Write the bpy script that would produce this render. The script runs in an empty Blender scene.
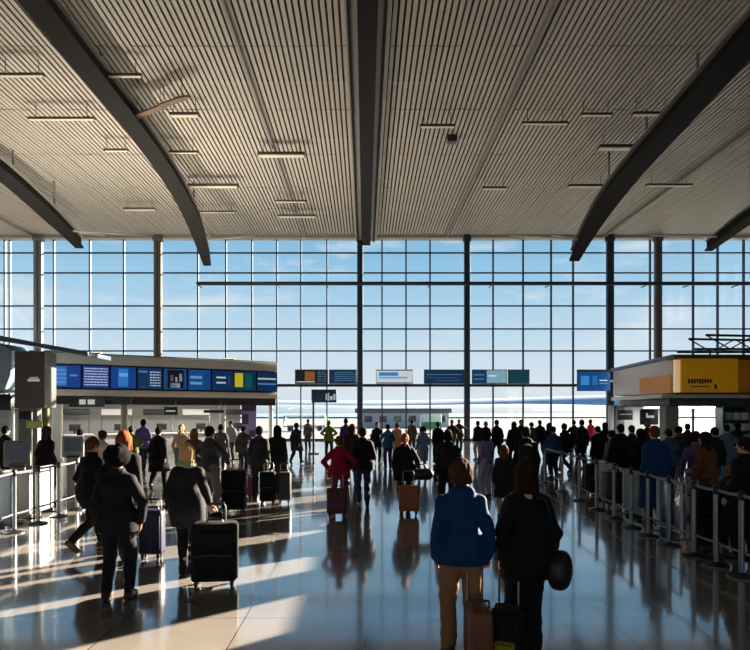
import bpy, bmesh, math, random
import numpy as np
from mathutils import Vector, Matrix

random.seed(7)
C = bpy.context.scene.collection
F = 600.0            # focal length in pixels of the 750 px wide frame
CX, HY, CAMZ = 365.0, 413.0, 2.05

def at(px, py, Y):
    return Vector(((px - CX) * Y / F, Y, CAMZ + (HY - py) * Y / F))
def X(px, Y): return (px - CX) * Y / F
def Z(py, Y): return CAMZ + (HY - py) * Y / F

# ------------------------------------------------------------------ materials
def lin(c):
    def f(v):
        v = v / 255.0
        return v / 12.92 if v <= 0.04045 else ((v + 0.055) / 1.055) ** 2.4
    return tuple(f(v) for v in c) + (1.0,)

MATS = {}
def mat(name, rgb, rough=0.6, metal=0.0, var=0.0, scale=8.0, bump=0.0, emit=0.0, spec=0.5, coat=0.0):
    if name in MATS: return MATS[name]
    m = bpy.data.materials.new(name); m.use_nodes = True
    nt = m.node_tree; b = nt.nodes['Principled BSDF']
    col = lin(rgb)
    b.inputs['Base Color'].default_value = col
    b.inputs['Roughness'].default_value = rough
    b.inputs['Metallic'].default_value = metal
    b.inputs['Specular IOR Level'].default_value = spec
    b.inputs['Coat Weight'].default_value = coat
    if emit:
        b.inputs['Emission Color'].default_value = col
        b.inputs['Emission Strength'].default_value = emit
    if var or bump:
        tc = nt.nodes.new('ShaderNodeTexCoord')
        no = nt.nodes.new('ShaderNodeTexNoise')
        no.inputs['Scale'].default_value = scale
        no.inputs['Detail'].default_value = 5
        nt.links.new(tc.outputs['Object'], no.inputs['Vector'])
        if var:
            mx = nt.nodes.new('ShaderNodeMix'); mx.data_type = 'RGBA'
            mx.inputs[6].default_value = tuple(max(0, v * (1 - var)) for v in col[:3]) + (1,)
            mx.inputs[7].default_value = tuple(min(1, v * (1 + var)) for v in col[:3]) + (1,)
            nt.links.new(no.outputs['Fac'], mx.inputs[0])
            nt.links.new(mx.outputs[2], b.inputs['Base Color'])
        if bump:
            bp = nt.nodes.new('ShaderNodeBump')
            bp.inputs['Strength'].default_value = bump
            bp.inputs['Distance'].default_value = 0.02
            nt.links.new(no.outputs['Fac'], bp.inputs['Height'])
            nt.links.new(bp.outputs['Normal'], b.inputs['Normal'])
    MATS[name] = m
    return m

def cloth(rgb, rough=0.85):
    return mat('cloth_%d_%d_%d' % rgb, rgb, rough, var=0.25, scale=40, bump=0.25, spec=0.25)
def leather(rgb):
    return mat('leather_%d_%d_%d' % rgb, rgb, 0.45, var=0.2, scale=60, bump=0.15)
def skin(rgb): return mat('skin_%d_%d_%d' % rgb, rgb, 0.55, var=0.08, scale=20)
def hairm(rgb): return mat('hair_%d_%d_%d' % rgb, rgb, 0.8, spec=0.05, var=0.35, scale=90, bump=0.5)
def hard(rgb, rough=0.4): return mat('plastic_%d_%d_%d' % rgb, rgb, rough, var=0.08, scale=12)
def paint(rgb, rough=0.5): return mat('paint_%d_%d_%d' % rgb, rgb, rough, var=0.06, scale=3)
def steel(rgb=(150, 152, 156), rough=0.3): return mat('steel_%d_%d_%d' % rgb, rgb, rough, 0.85, var=0.08, scale=20)
def glow(rgb, e): return mat('glow_%d_%d_%d_%d' % (rgb + (int(e * 100),)), rgb, 0.4, emit=e)

def glass_mat(name, tint, refl=0.08):
    m = bpy.data.materials.new(name); m.use_nodes = True
    nt = m.node_tree; nt.nodes.clear()
    out = nt.nodes.new('ShaderNodeOutputMaterial')
    mx = nt.nodes.new('ShaderNodeMixShader')
    tr = nt.nodes.new('ShaderNodeBsdfTransparent'); tr.inputs[0].default_value = tint
    gl = nt.nodes.new('ShaderNodeBsdfGlossy'); gl.inputs['Roughness'].default_value = 0.02
    lw = nt.nodes.new('ShaderNodeLayerWeight'); lw.inputs[0].default_value = 0.25
    ml = nt.nodes.new('ShaderNodeMath'); ml.operation = 'MULTIPLY_ADD'
    ml.inputs[1].default_value = 0.5; ml.inputs[2].default_value = refl * 0.3
    nt.links.new(lw.outputs['Fresnel'], ml.inputs[0])
    nt.links.new(ml.outputs[0], mx.inputs[0])
    nt.links.new(tr.outputs[0], mx.inputs[1]); nt.links.new(gl.outputs[0], mx.inputs[2])
    nt.links.new(mx.outputs[0], out.inputs[0])
    return m
GLASS = glass_mat('facade_glass', (0.90, 0.945, 0.965, 1))
CLEAR = glass_mat('clear_glass', (0.93, 0.95, 0.95, 1))

# ------------------------------------------------------------------ mesh helpers
class MB:
    def __init__(s): s.v = []; s.f = []
    def add(s, v, f):
        n = len(s.v); s.v += [tuple(p) for p in v]; s.f += [tuple(i + n for i in q) for q in f]
        return s
    def box(s, x0, x1, y0, y1, z0, z1, M=None):
        v = [(x0,y0,z0),(x1,y0,z0),(x1,y1,z0),(x0,y1,z0),(x0,y0,z1),(x1,y0,z1),(x1,y1,z1),(x0,y1,z1)]
        if M is not None: v = [M @ Vector(p) for p in v]
        return s.add(v, [(0,3,2,1),(4,5,6,7),(0,1,5,4),(1,2,6,5),(2,3,7,6),(3,0,4,7)])
    def bar(s, a, b, r, n=10, r2=None, caps=True):
        a, b = Vector(a), Vector(b); d = (b - a)
        if d.length < 1e-6: return s
        d.normalize(); u = d.orthogonal().normalized(); w = d.cross(u)
        r2 = r if r2 is None else r2
        v = []
        for p, rr in ((a, r), (b, r2)):
            for i in range(n):
                t = 2 * math.pi * i / n
                v.append(p + u * (rr * math.cos(t)) + w * (rr * math.sin(t)))
        f = [(i, (i+1) % n, n + (i+1) % n, n + i) for i in range(n)]
        if caps: f += [tuple(range(n))[::-1], tuple(range(n, 2*n))]
        return s.add(v, f)
    def path(s, pts, r, n=8):
        for a, b in zip(pts[:-1], pts[1:]): s.bar(a, b, r, n)
        return s
    def sweep(s, pts, r, n=10, closed=False):
        """one continuous tube through the points"""
        P = [Vector(p) for p in pts]; N = len(P); rings = []
        up = None
        for i, p in enumerate(P):
            if closed: d = P[(i+1) % N] - P[i-1]
            else: d = P[min(i+1, N-1)] - P[max(i-1, 0)]
            d.normalize()
            if up is None: up = d.orthogonal().normalized()
            up = (up - d * up.dot(d)).normalized(); w = d.cross(up)
            rr = r[i] if isinstance(r, (list, tuple)) else r
            rings.append([p + up * (rr*math.cos(2*math.pi*k/n)) + w * (rr*math.sin(2*math.pi*k/n)) for k in range(n)])
        v = [q for g in rings for q in g]; f = []
        M_ = N if closed else N - 1
        for i in range(M_):
            j = (i + 1) % N
            for k in range(n):
                f.append((i*n+k, i*n+(k+1) % n, j*n+(k+1) % n, j*n+k))
        if not closed: f += [tuple(range(n))[::-1], tuple(range((N-1)*n, N*n))]
        return s.add(v, f)
    def lathe(s, prof, c=(0,0,0), n=24):
        c = Vector(c); v = []; f = []
        for r, z in prof:
            for i in range(n):
                t = 2*math.pi*i/n; v.append((c.x + r*math.cos(t), c.y + r*math.sin(t), c.z + z))
        for j in range(len(prof)-1):
            for i in range(n):
                f.append((j*n+i, j*n+(i+1) % n, (j+1)*n+(i+1) % n, (j+1)*n+i))
        f += [tuple(range(n))[::-1], tuple(range((len(prof)-1)*n, len(prof)*n))]
        return s.add(v, f)
    def prism(s, poly, y0, y1, M=None):
        """polygon in x,z extruded along y"""
        n = len(poly)
        v = [Vector((p[0], y0, p[1])) for p in poly] + [Vector((p[0], y1, p[1])) for p in poly]
        if M is not None: v = [M @ p for p in v]
        return s.add(v, [tuple(range(n)), tuple(range(n, 2*n))[::-1]] + [(i, n+i, n+(i+1) % n, (i+1) % n) for i in range(n)])
    def mesh(s, name):
        m = bpy.data.meshes.new(name); m.from_pydata(s.v, [], s.f); m.update()
        bm = bmesh.new(); bm.from_mesh(m); bmesh.ops.recalc_face_normals(bm, faces=bm.faces); bm.to_mesh(m); bm.free()
        return m
    def build(s, name, material, parent=None, bevel=0.0, smooth=False, loc=None, segs=2):
        m = s.mesh(name)
        if bevel:
            bm = bmesh.new(); bm.from_mesh(m)
            bmesh.ops.remove_doubles(bm, verts=bm.verts, dist=1e-6)
            es = [e for e in bm.edges if len(e.link_faces) == 2 and e.calc_face_angle(0) > 0.6]
            bmesh.ops.bevel(bm, geom=es, offset=bevel, segments=segs, affect='EDGES', profile=0.5, clamp_overlap=True)
            bm.to_mesh(m); bm.free()
        if smooth or bevel:
            m.polygons.foreach_set('use_smooth', [True] * len(m.polygons))
            try: m.set_sharp_from_angle(angle=math.radians(40))
            except Exception: pass
        m.materials.append(material)
        o = bpy.data.objects.new(name, m); C.objects.link(o)
        if parent: o.parent = parent
        if loc is not None: o.location = loc
        return o

def empty(name, loc=(0,0,0), rz=0.0):
    o = bpy.data.objects.new(name, None); C.objects.link(o)
    o.location = loc; o.rotation_euler = (0, 0, rz); o.empty_display_size = 0.2
    return o
def tag(o, label, cat, group=None):
    o['label'] = label; o['category'] = cat
    if group: o['group'] = group
    return o
def struct(o, label=None):
    o['kind'] = 'structure'
    if label: o['label'] = label
    return o
def thing(name, label, cat, loc=(0,0,0), rz=0.0, group=None):
    return tag(empty(name, loc, rz), label, cat, group)

# ------------------------------------------------------------------ THE SETTING
YW = 45.0          # glass wall
CEIL = 15.2
XL, XR, YB = -31.0, 30.5, -9.0

def floor_mat():
    m = bpy.data.materials.new('polished_tile'); m.use_nodes = True
    nt = m.node_tree; b = nt.nodes['Principled BSDF']; L = nt.links.new
    tc = nt.nodes.new('ShaderNodeTexCoord')
    br = nt.nodes.new('ShaderNodeTexBrick'); br.offset = 0.0
    br.inputs['Color1'].default_value = lin((172, 163, 154)); br.inputs['Color2'].default_value = lin((162, 153, 146))
    br.inputs['Mortar'].default_value = lin((62, 58, 56))
    br.inputs['Scale'].default_value = 1.0; br.inputs['Mortar Size'].default_value = 0.006
    br.inputs['Brick Width'].default_value = 1.2; br.inputs['Row Height'].default_value = 1.2
    br.inputs['Mortar Smooth'].default_value = 0.2
    L(tc.outputs['Object'], br.inputs['Vector'])
    no = nt.nodes.new('ShaderNodeTexNoise'); no.inputs['Scale'].default_value = 1.7; no.inputs['Detail'].default_value = 6
    L(tc.outputs['Object'], no.inputs['Vector'])
    mx = nt.nodes.new('ShaderNodeMix'); mx.data_type = 'RGBA'; mx.blend_type = 'MULTIPLY'; mx.inputs[0].default_value = 0.35
    L(br.outputs['Color'], mx.inputs[6]); L(no.outputs['Fac'], mx.inputs[7])
    L(mx.outputs[2], b.inputs['Base Color'])
    mr = nt.nodes.new('ShaderNodeMapRange'); mr.inputs['To Min'].default_value = 0.10; mr.inputs['To Max'].default_value = 0.19
    L(no.outputs['Fac'], mr.inputs['Value']); L(mr.outputs[0], b.inputs['Roughness'])
    b.inputs['IOR'].default_value = 2.15
    b.inputs['Coat Weight'].default_value = 1.0; b.inputs['Coat Roughness'].default_value = 0.07; b.inputs['Coat IOR'].default_value = 1.6
    bp = nt.nodes.new('ShaderNodeBump'); bp.inputs['Strength'].default_value = 0.12; bp.inputs['Distance'].default_value = 0.01
    L(br.outputs['Fac'], bp.inputs['Height']); bp.invert = True
    L(bp.outputs['Normal'], b.inputs['Normal'])
    return m
fl = MB().box(XL, XR, YB, YW + 0.3, -0.2, 0).build('floor', floor_mat())
struct(fl, 'polished grey-brown tile floor of the departure hall')

# ceiling: slats running towards the glass wall, dark void above
M_SLAT = mat('ceiling_slat', (172, 164, 153), 0.55, var=0.1, scale=0.35)
M_VOID = mat('ceiling_void', (60, 58, 56), 0.9)
cb = MB().box(XL, XR, YB, YW + 0.3, CEIL + 0.32, CEIL + 0.5)
ce = cb.build('ceiling', M_VOID); struct(ce, 'high slatted ceiling of the departure hall')
sl = MB(); pitch = 0.215
ysegs = [-9, -2, 5, 11, 16.5, 21.5, 26, 30.5, 35, 40, 44.9]
nx = int((XR - XL) / pitch)
for i in range(nx):
    x = XL + 0.1 + i * pitch
    for a, b in zip(ysegs[:-1], ysegs[1:]):
        dz = random.uniform(-0.012, 0.012)
        sl.box(x, x + 0.138, a + 0.02, b - 0.02, CEIL + dz, CEIL + 0.05 + dz)
s_ = sl.build('slats', M_SLAT, ce); s_['kind'] = 'structure'
sl = MB()
for y in (9.0, 14.0, 19.0, 24.0, 29.0, 34.0, 39.0):
    sl.box(XL, XR, y - 0.06, y + 0.06, CEIL + 0.06, CEIL + 0.2)
s_ = sl.build('carrier_rails', mat('carrier', (90, 88, 86), 0.6), ce); s_['kind'] = 'structure'

M_WALL = paint((150, 150, 150), 0.7)
struct(MB().box(XL - 0.3, XL, YB, YW + 0.3, 0, CEIL + 0.5).build('wall_left', M_WALL))
wb = MB().box(XL, XR, YB - 0.3, YB, 5.5, CEIL + 0.5).box(XL, -24, YB - 0.3, YB, 0, 5.5).box(24, XR, YB - 0.3, YB, 0, 5.5)
struct(wb.build('wall_back', mat('back_wall', (110, 106, 102), 0.7, var=0.1, scale=2)))
w3 = struct(empty('fill_window', (0, YB - 0.15, 0)), 'unseen glazing added behind the camera for fill light')  # unseen back glazing, added so daylight fills the hall from behind
fr = MB()
for k in range(17): fr.box(-24 + 3*k - 0.06, -24 + 3*k + 0.06, -0.08, 0.08, 0, 5.5)
for z in (0.06, 2.6, 5.44): fr.box(-24, 24, -0.08, 0.08, z - 0.06, z + 0.06)
o = fr.build('window_frame', steel((70, 75, 82), 0.5), w3); o['kind'] = 'structure'
o = MB().box(-24, 24, -0.01, 0.01, 0, 5.5).build('glass_pane', CLEAR, w3); o['kind'] = 'structure'
# unseen right wall; clerestory openings and piers added to shape the sun streaks
wr = MB(); WZ0, WZ1 = 10.9, 14.4
opens = [(27.4, 28.5), (29.5, 30.8), (31.8, 33.2), (34.0, 35.2), (36.1, 37.7), (38.5, 39.6), (40.4, 41.8), (42.6, 43.9)]
wr.box(XR, XR + 0.3, YB, YW + 0.3, 0, WZ0); wr.box(XR, XR + 0.3, YB, YW + 0.3, WZ1, CEIL + 0.5)
edges = [YB] + [v for o in opens for v in o] + [YW + 0.3]
for a, b in zip(edges[0::2], edges[1::2]): wr.box(XR, XR + 0.3, a, b, WZ0, WZ1)
struct(wr.build('wall_right', M_WALL))
w2 = struct(empty('streak_window', (XR + 0.15, 0, 0)))
fr = MB(); pn = MB()
for a, b in opens:
    pn.box(-0.01, 0.01, a, b, WZ0, WZ1)
    for y in (a + 0.03, b - 0.03): fr.box(-0.06, 0.06, y - 0.03, y + 0.03, WZ0, WZ1)
    for z in (WZ0 + 0.03, (WZ0 + WZ1) / 2, WZ1 - 0.03): fr.box(-0.06, 0.06, a, b, z - 0.03, z + 0.03)
o = fr.build('window_frame', steel((70, 75, 82), 0.5), w2); o['kind'] = 'structure'
o = pn.build('glass_pane', CLEAR, w2); o['kind'] = 'structure'

# the glass wall
M_MULL = mat('mullion', (44, 62, 82), 0.45, 0.3, var=0.05)
w1 = struct(empty('window_1', (0, YW, 0)), 'full-width gridded glass wall of the departure hall')
vp = [10, 54, 90, 124, 198, 226, 252, 277, 301, 327, 382, 406, 430, 493, 523, 551, 573, 650, 693, 717.5, 743.5]
hp = [253, 273, 306, 329, 351]
fr = MB()
TOPZ = Z(240, YW)
for p in vp:
    x = X(p, YW); fr.box(x - 0.05, x + 0.05, -0.1, 0.1, 0, TOPZ + 0.2)
for x in (-29.5, -27.0, 29.6): fr.box(x - 0.05, x + 0.05, -0.1, 0.1, 0, TOPZ + 0.2)
for p in hp:
    z = Z(p, YW); fr.box(XL, XR, -0.08, 0.08, z - 0.05, z + 0.05)
fr.box(XL, XR, -0.12, 0.12, -0.0, 0.12)
o = fr.build('window_frame', M_MULL, w1); o['kind'] = 'structure'
z = Z(385, YW)
o = MB().box(XL, XR, -0.16, 0.14, z - 0.13, z + 0.07).build('transom', mat('transom', (40, 46, 54), 0.5, 0.2), w1); o['kind'] = 'structure'
o = MB().box(XL, XR, -0.012, 0.012, 0, TOPZ + 0.3).build('glass_pane', GLASS, w1); o['kind'] = 'structure'
# head beam over the glass and thick wind tube
hb = MB().box(XL, XR, -0.6, 0.2, TOPZ, TOPZ + 0.32).box(XL, XR, -0.75, -0.6, TOPZ + 0.1, TOPZ + 0.22)
o = hb.build('trim_1', paint((150, 146, 140), 0.6)); o.location = (0, YW, 0); struct(o, 'pale head beam along the top of the glass wall')
hb = MB().bar((X(197, 43.6), 43.6, Z(283.5, 43.6)), (XR, 43.6, Z(283.5, 43.6)), 0.14, 14)
hb.bar((X(197, 43.6), 43.6, Z(283.5, 43.6)), (X(197, 43.6), 44.9, Z(283.5, 43.6)), 0.08)
for p in (277, 327, 382, 430, 493, 551, 650, 693, 743): hb.bar((X(p, 43.6), 43.6, Z(283.5, 43.6)), (X(p, 43.6), 44.95, Z(283.5, 43.6)), 0.05)
struct(hb.build('trim_2', mat('wind_tube', (46, 66, 84), 0.4, 0.4), smooth=True), 'thick dark horizontal wind tube across the glass wall')

M_COLG = paint((120, 128, 138), 0.45); M_COLB = paint((104, 96, 92), 0.5); M_COLD = mat('col_dark', (52, 66, 82), 0.45, 0.3)
def column(px, w, material, label, Y=44.3):
    c = struct(empty('column', (X(px, Y), Y, 0)), label)
    o = MB().box(-w/2, w/2, -0.16, 0.16, 0, CEIL).build('shaft', material, c, bevel=0.02); o['kind'] = 'structure'
    o = MB().box(-w/2 - 0.1, w/2 + 0.1, -0.22, 0.22, 0, 0.18).box(-w/2 - 0.08, w/2 + 0.08, -0.2, 0.2, TOPZ - 0.3, TOPZ).build('collar', material, c, bevel=0.02); o['kind'] = 'structure'
    o = MB().box(-0.03, 0.03, -0.2, -0.16, 0.2, TOPZ - 0.3).build('stiffener', M_MULL, c); o['kind'] = 'structure'
column(38.5, 0.6, M_COLG, 'blue-grey steel column at the far left of the glass wall')
column(158, 0.55, M_COLB, 'brownish steel column left of the row of screens in the glass wall')
column(360, 0.42, M_COLD, 'dark steel column under the central roof beam')
column(467, 0.42, M_COLD, 'dark steel column right of the central screens')
column(610, 0.5, M_COLD, 'dark steel column left of the grey shop hood')
column(658, 0.5, M_COLB, 'brownish steel column rising above the grey shop hood')

# roof beams
M_BEAM = mat('beam_dark', (30, 29, 29), 0.85, 0.0, var=0.1, scale=2, spec=0.15)
M_BEAMG = mat('beam_grey', (128, 124, 120), 0.6, var=0.08, scale=2)
def curved_beam(x, prof, w, label):
    """prof: list of (Y, z of the underside)"""
    # smooth the profile
    ys = np.array([p[0] for p in prof], float); zs = np.array([p[1] for p in prof], float)
    t = np.linspace(0, 1, len(ys)); tt = np.linspace(0, 1, 40)
    yy = np.interp(tt, t, ys); zz = np.interp(tt, t, zs)
    for _ in range(6):
        yy[1:-1] = (yy[:-2] + 2*yy[1:-1] + yy[2:]) / 4; zz[1:-1] = (zz[:-2] + 2*zz[1:-1] + zz[2:]) / 4
    b = struct(empty('roof_beam', (x, 0, 0)), label)
    def strip(w0, lo, hi, name, m):
        v = []; f = []
        for y, z, k in zip(yy, zz, tt):
            taper = 1.0 if k < 0.75 else 1.0 - 0.45 * (k - 0.75) / 0.25
            ww = w0 * taper
            v += [(-ww/2, y, z + lo), (ww/2, y, z + lo), (ww/2, y, z + hi), (-ww/2, y, z + hi)]
        n = len(yy)
        for i in range(n - 1):
            for j in range(4):
                f.append((i*4+j, i*4+(j+1) % 4, (i+1)*4+(j+1) % 4, (i+1)*4+j))
        f += [(0,1,2,3), ((n-1)*4+3, (n-1)*4+2, (n-1)*4+1, (n-1)*4)]
        o = MB().add(v, f).build(name, m, b); o['kind'] = 'structure'
    strip(w, 0.0, 0.1, 'bottom_flange', M_BEAM)
    strip(w * 0.45, 0.1, 0.62, 'web', M_BEAM)
    strip(w * 0.8, 0.62, 0.7, 'top_flange', M_BEAMG)
    ye, ze = yy[-1], zz[-1]; h = MB()
    for sx in (-1, 1): h.bar((sx*0.12, ye - 1.2, np.interp(ye - 1.2, yy, zz) + 0.4), (sx*1.6, 44.35, TOPZ + 0.15), 0.06, 8)
    o = h.build('brace', paint((170, 168, 164)), b); o['kind'] = 'structure'
    h = MB()
    for y in np.arange(10, prof[-1][0] - 1.5, 4.0):
        z = np.interp(y, yy, zz); h.bar((0, y, z + 0.6), (0, y, CEIL + 0.3), 0.05)
    o = h.build('hanger', M_BEAMG, b); o['kind'] = 'structure'
curved_beam(-9.7, [(-8, 14.0), (5, 14.05), (15, 14.05), (23.5, 14.0), (27, 13.95), (31, 13.6), (34, 12.9), (36.2, 11.7), (36.9, 11.1)], 0.85, 'curved dark roof beam hanging left of centre')
curved_beam(12.2, [(-8, 14.0), (5, 14.0), (15, 14.0), (19, 13.8), (23, 13.4), (27.2, 13.05), (30.5, 12.55), (33.2, 11.7), (35.0, 10.9)], 1.05, 'curved dark roof beam hanging right of centre')
curved_beam(-17.6, [(-8, 14.2), (10, 14.1), (20, 14.0), (28.8, 13.6), (32, 13.2), (35.5, 12.6), (37, 12.2)], 0.9, 'curved dark roof beam nearest the left wall')
curved_beam(22.6, [(-8, 14.2), (15, 14.2), (25, 14.0), (32, 13.6), (36, 13.3), (39.5, 12.7)], 0.9, 'curved dark roof beam nearest the right wall')
b = struct(empty('roof_beam', (0.1, 0, 0)), 'straight grey central roof beam with a dark underside')
o = MB().box(-0.75, 0.75, YB, 44.4, 14.75, CEIL + 0.1).build('casing', M_BEAMG, b, bevel=0.03); o['kind'] = 'structure'
o = MB().box(-0.34, 0.3, YB, 44.4, 14.45, 14.75).build('bottom_flange', M_BEAM, b); o['kind'] = 'structure'
o = MB().box(-0.68, -0.58, YB, 44.4, 14.66, 14.76).box(0.5, 0.6, YB, 44.4, 14.66, 14.76).build('cable_tray', M_BEAM, b); o['kind'] = 'structure'
# thin purlin tubes
for n_, (x0, x1) in enumerate(((-24.5, -24.4), (-4.55, -4.45), (6.0, 6.1), (17.6, 17.7))):
    o = MB().box(x0, x1, YB, 44.4, 14.98, CEIL + 0.04).build('trim_%d' % (n_ + 3), M_BEAMG); struct(o, 'thin dark purlin running along the ceiling')

# ceiling light fixtures
M_FIX = mat('fixture', (96, 86, 74), 0.5, 0.2, var=0.1); M_DIFF = mat('diffuser', (205, 196, 180), 0.5, emit=0.05)
fixtures = [
 (90,76.5,142,1.0,'thin ceiling light bar just right of the left curved beam, nearest the camera'),
 (28,119.5,95,1.0,'thin ceiling light bar left of the left curved beam, nearer of two'),
 (104,151,128,1.0,'short ceiling light bar left of the left curved beam, behind the longer bar'),
 (170,116,199,1.6,'short stubby ceiling light beside the pair of tilted ceiling paddles'),
 (158,153,198,1.0,'thin ceiling light bar behind the tilted ceiling paddles'),
 (182,187,238,2.2,'broad ceiling light right of the lower end of the left curved beam'),
 (198,212.5,236,1.2,'small ceiling light bar above the end of the left curved beam'),
 (124,210,156,1.8,'stubby ceiling light left of the end of the left curved beam'),
 (258,156,305,2.4,'thick dark ceiling light left of the central beam'),
 (275,202,306,1.2,'thin ceiling light left of the central beam, second from the glass wall'),
 (278,217,316,2.0,'thick ceiling light left of the central beam, closest to the glass wall'),
 (420,127,455,1.2,'ceiling light bar right of the central beam beside a square junction box'),
 (482,189,506,1.4,'short ceiling light midway between the central and right beams'),
 (522,124,568,1.0,'thin long ceiling light well left of the right curved beam, nearest the camera'),
 (580,115.5,612,1.0,'thin short ceiling light close to the upper right curved beam'),
 (632,115,670,1.4,'ceiling light passing beside the upper right curved beam'),
 (598,149,642,2.6,'broad ceiling light left of the right curved beam, the thickest there'),
 (568,187,605,1.8,'ceiling light left of the lower end of the right curved beam'),
 (646,186,692,1.4,'ceiling light right of the lower end of the right curved beam'),
 (0,76,44,1.0,'thin ceiling light bar at the left edge, nearest the camera'),
]
for x0, py, x1, th, lab in fixtures:
    zf = 14.55; Y = F * (zf - CAMZ) / (HY - py)
    xa, xb = X(x0, Y), X(x1, Y); L_ = xb - xa
    t = thing('ceiling_light', lab, 'ceiling light', ((xa + xb)/2, Y, zf), 0, 'suspended ceiling lights')
    w = 0.09 * th
    MB().box(-L_/2, L_/2, -w, w, 0, 0.06 + 0.03*th).build('housing', M_FIX, t, bevel=0.012)
    MB().box(-L_/2 + 0.05, L_/2 - 0.05, -w*0.7, w*0.7, -0.02, 0.0).build('diffuser', M_DIFF, t)
    for sx in (-1, 1): MB().bar((sx*L_*0.38, 0, 0.06), (sx*L_*0.38, 0, CEIL - zf + 0.02), 0.015, 6).build('hanger_rod', M_FIX, t)
# the two tilted paddles
for (xa, ya, xb, yb, lab) in ((130,120,168,105,'lower of two tilted brown ceiling paddles beside the left curved beam'), (158,108,188,97,'upper of two tilted brown ceiling paddles beside the left curved beam')):
    zf = 14.3; Ya = F*(zf-CAMZ)/(HY-ya); Yb = F*(zf-CAMZ)/(HY-yb)
    a = Vector((X(xa, Ya), Ya, zf)); c_ = Vector((X(xb, Yb), Yb, zf)); d = c_ - a
    t = thing('ceiling_paddle', lab, 'ceiling baffle', (a + c_)/2, math.atan2(d.y, d.x), 'tilted ceiling paddles')
    l2 = d.length/2
    v = [(-l2, -0.12), (-l2*0.6, -0.26), (l2*0.6, -0.24), (l2, -0.1), (l2, 0.1), (l2*0.6, 0.24), (-l2*0.6, 0.26), (-l2, 0.12)]
    n = len(v); vv = [(x, y, 0.35*y) for x, y in v] + [(x, y, 0.35*y + 0.07) for x, y in v]
    MB().add(vv, [tuple(range(n)), tuple(range(n, 2*n))] + [(i, (i+1) % n, n+(i+1) % n, n+i) for i in range(n)]).build('blade', paint((112, 84, 62), 0.6), t, bevel=0.015)
    for sx in (-1, 1): MB().bar((sx*l2*0.6, 0, 0.03), (sx*l2*0.6, 0, CEIL - zf + 0.03), 0.014, 6).build('hanger_rod', M_FIX, t)
Y = F*(14.9-CAMZ)/(HY-143); o = MB().box(-0.22, 0.22, -0.22, 0.22, 0, 0.33).build('junction_box', hard((60, 58, 54)), bevel=0.02); o.location = (X(452, Y), Y, 14.9)
tag(o, 'small square junction box on the ceiling right of the central beam', 'junction box')

# ------------------------------------------------------------------ OUTSIDE
ap = MB().box(-900, 900, YW + 0.31, 230, -0.5, -0.05).build('ground', mat('apron', (128, 128, 126), 0.7, var=0.12, scale=0.05)); struct(ap, 'pale airport apron outside the glass wall')
struct(MB().box(-900, 900, 230, 236, -0.6, 0.55).build('sea_wall', mat('sea_wall', (84, 88, 92), 0.8)), 'dark quay edge beyond the apron')
struct(MB().box(-9000, 9000, 236, 9000, -1.5, -0.9).build('water', mat('water', (104, 136, 160), 0.6, var=0.1, scale=0.01)), 'pale water beyond the apron')
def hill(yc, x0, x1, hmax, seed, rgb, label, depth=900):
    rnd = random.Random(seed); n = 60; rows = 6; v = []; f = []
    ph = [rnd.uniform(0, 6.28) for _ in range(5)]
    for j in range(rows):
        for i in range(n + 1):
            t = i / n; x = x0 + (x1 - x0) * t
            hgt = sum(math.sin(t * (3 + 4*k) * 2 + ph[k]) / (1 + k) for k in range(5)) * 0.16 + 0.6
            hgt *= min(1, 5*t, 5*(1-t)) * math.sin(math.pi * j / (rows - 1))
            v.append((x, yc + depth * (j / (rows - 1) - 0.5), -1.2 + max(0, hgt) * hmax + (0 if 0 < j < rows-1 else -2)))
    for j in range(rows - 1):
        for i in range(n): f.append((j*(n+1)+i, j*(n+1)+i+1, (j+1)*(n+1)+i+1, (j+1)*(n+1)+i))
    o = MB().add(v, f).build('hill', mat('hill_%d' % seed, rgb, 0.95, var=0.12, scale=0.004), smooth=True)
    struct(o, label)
hill(4200, -5200, 5600, 150, 3, (112, 128, 142), 'long low haze-blue hills across the water')  # blue-grey base colour carries the distance haze
hill(6800, -7600, 7600, 240, 5, (168, 186, 200), 'paler farther hills beyond the water')  # paler still: more haze put into the base colour

# low service building and vehicles on the apron
t = thing('service_building', 'long low dark-roofed building on the apron seen below the central screens', 'building', (X(402, 90), 90, -0.05))
w_ = (440-352)*90/F
MB().box(-w_/2, w_/2, -3, 3, 0, 2.1).build('wall', paint((176, 178, 180)), t)
MB().box(-w_/2 - 0.4, w_/2 + 0.4, -3.4, 3.4, 2.1, 2.75).build('roof', paint((52, 66, 84)), t, bevel=0.05)
for k in range(6):
    x = -w_/2 + 1 + k*(w_-2)/5.3
    MB().box(x, x + 1.1, -3.05, -2.95, 0.8, 1.7).build('window', hard((44, 58, 74), 0.2), t)
t = thing('service_van', 'green and white van parked on the apron right of the low building', 'van', (X(430, 62), 62, -0.05), math.radians(90))
MB().prism([(-2.2,0.35),(2.2,0.35),(2.2,1.0),(1.7,1.1),(1.2,1.9),(-2.2,1.95)], -0.9, 0.9).build('body', paint((190, 214, 204)), t, bevel=0.06)
MB().box(-2.22, -0.3, -0.93, 0.93, 0.5, 1.2).build('green_panel', paint((44, 110, 84)), t, bevel=0.02)
MB().prism([(1.25,1.2),(1.72,1.12),(1.3,1.8),(1.2,1.8)], -0.8, 0.8).build('windscreen', hard((30, 36, 40), 0.15), t)
for sx in (-1.4, 1.4):
    for sy in (-0.85, 0.85): MB().bar((sx, sy-0.1, 0.35), (sx, sy+0.1, 0.35), 0.35, 18).build('wheel', hard((26, 26, 28), 0.8), t)
t = thing('baggage_trailer', 'covered baggage trailer on the apron below the pole sign', 'trailer', (X(305, 70), 70, -0.05))
MB().box(-2.4, 2.4, -0.9, 0.9, 0.5, 0.65).build('bed', hard((70, 74, 78)), t)
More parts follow.
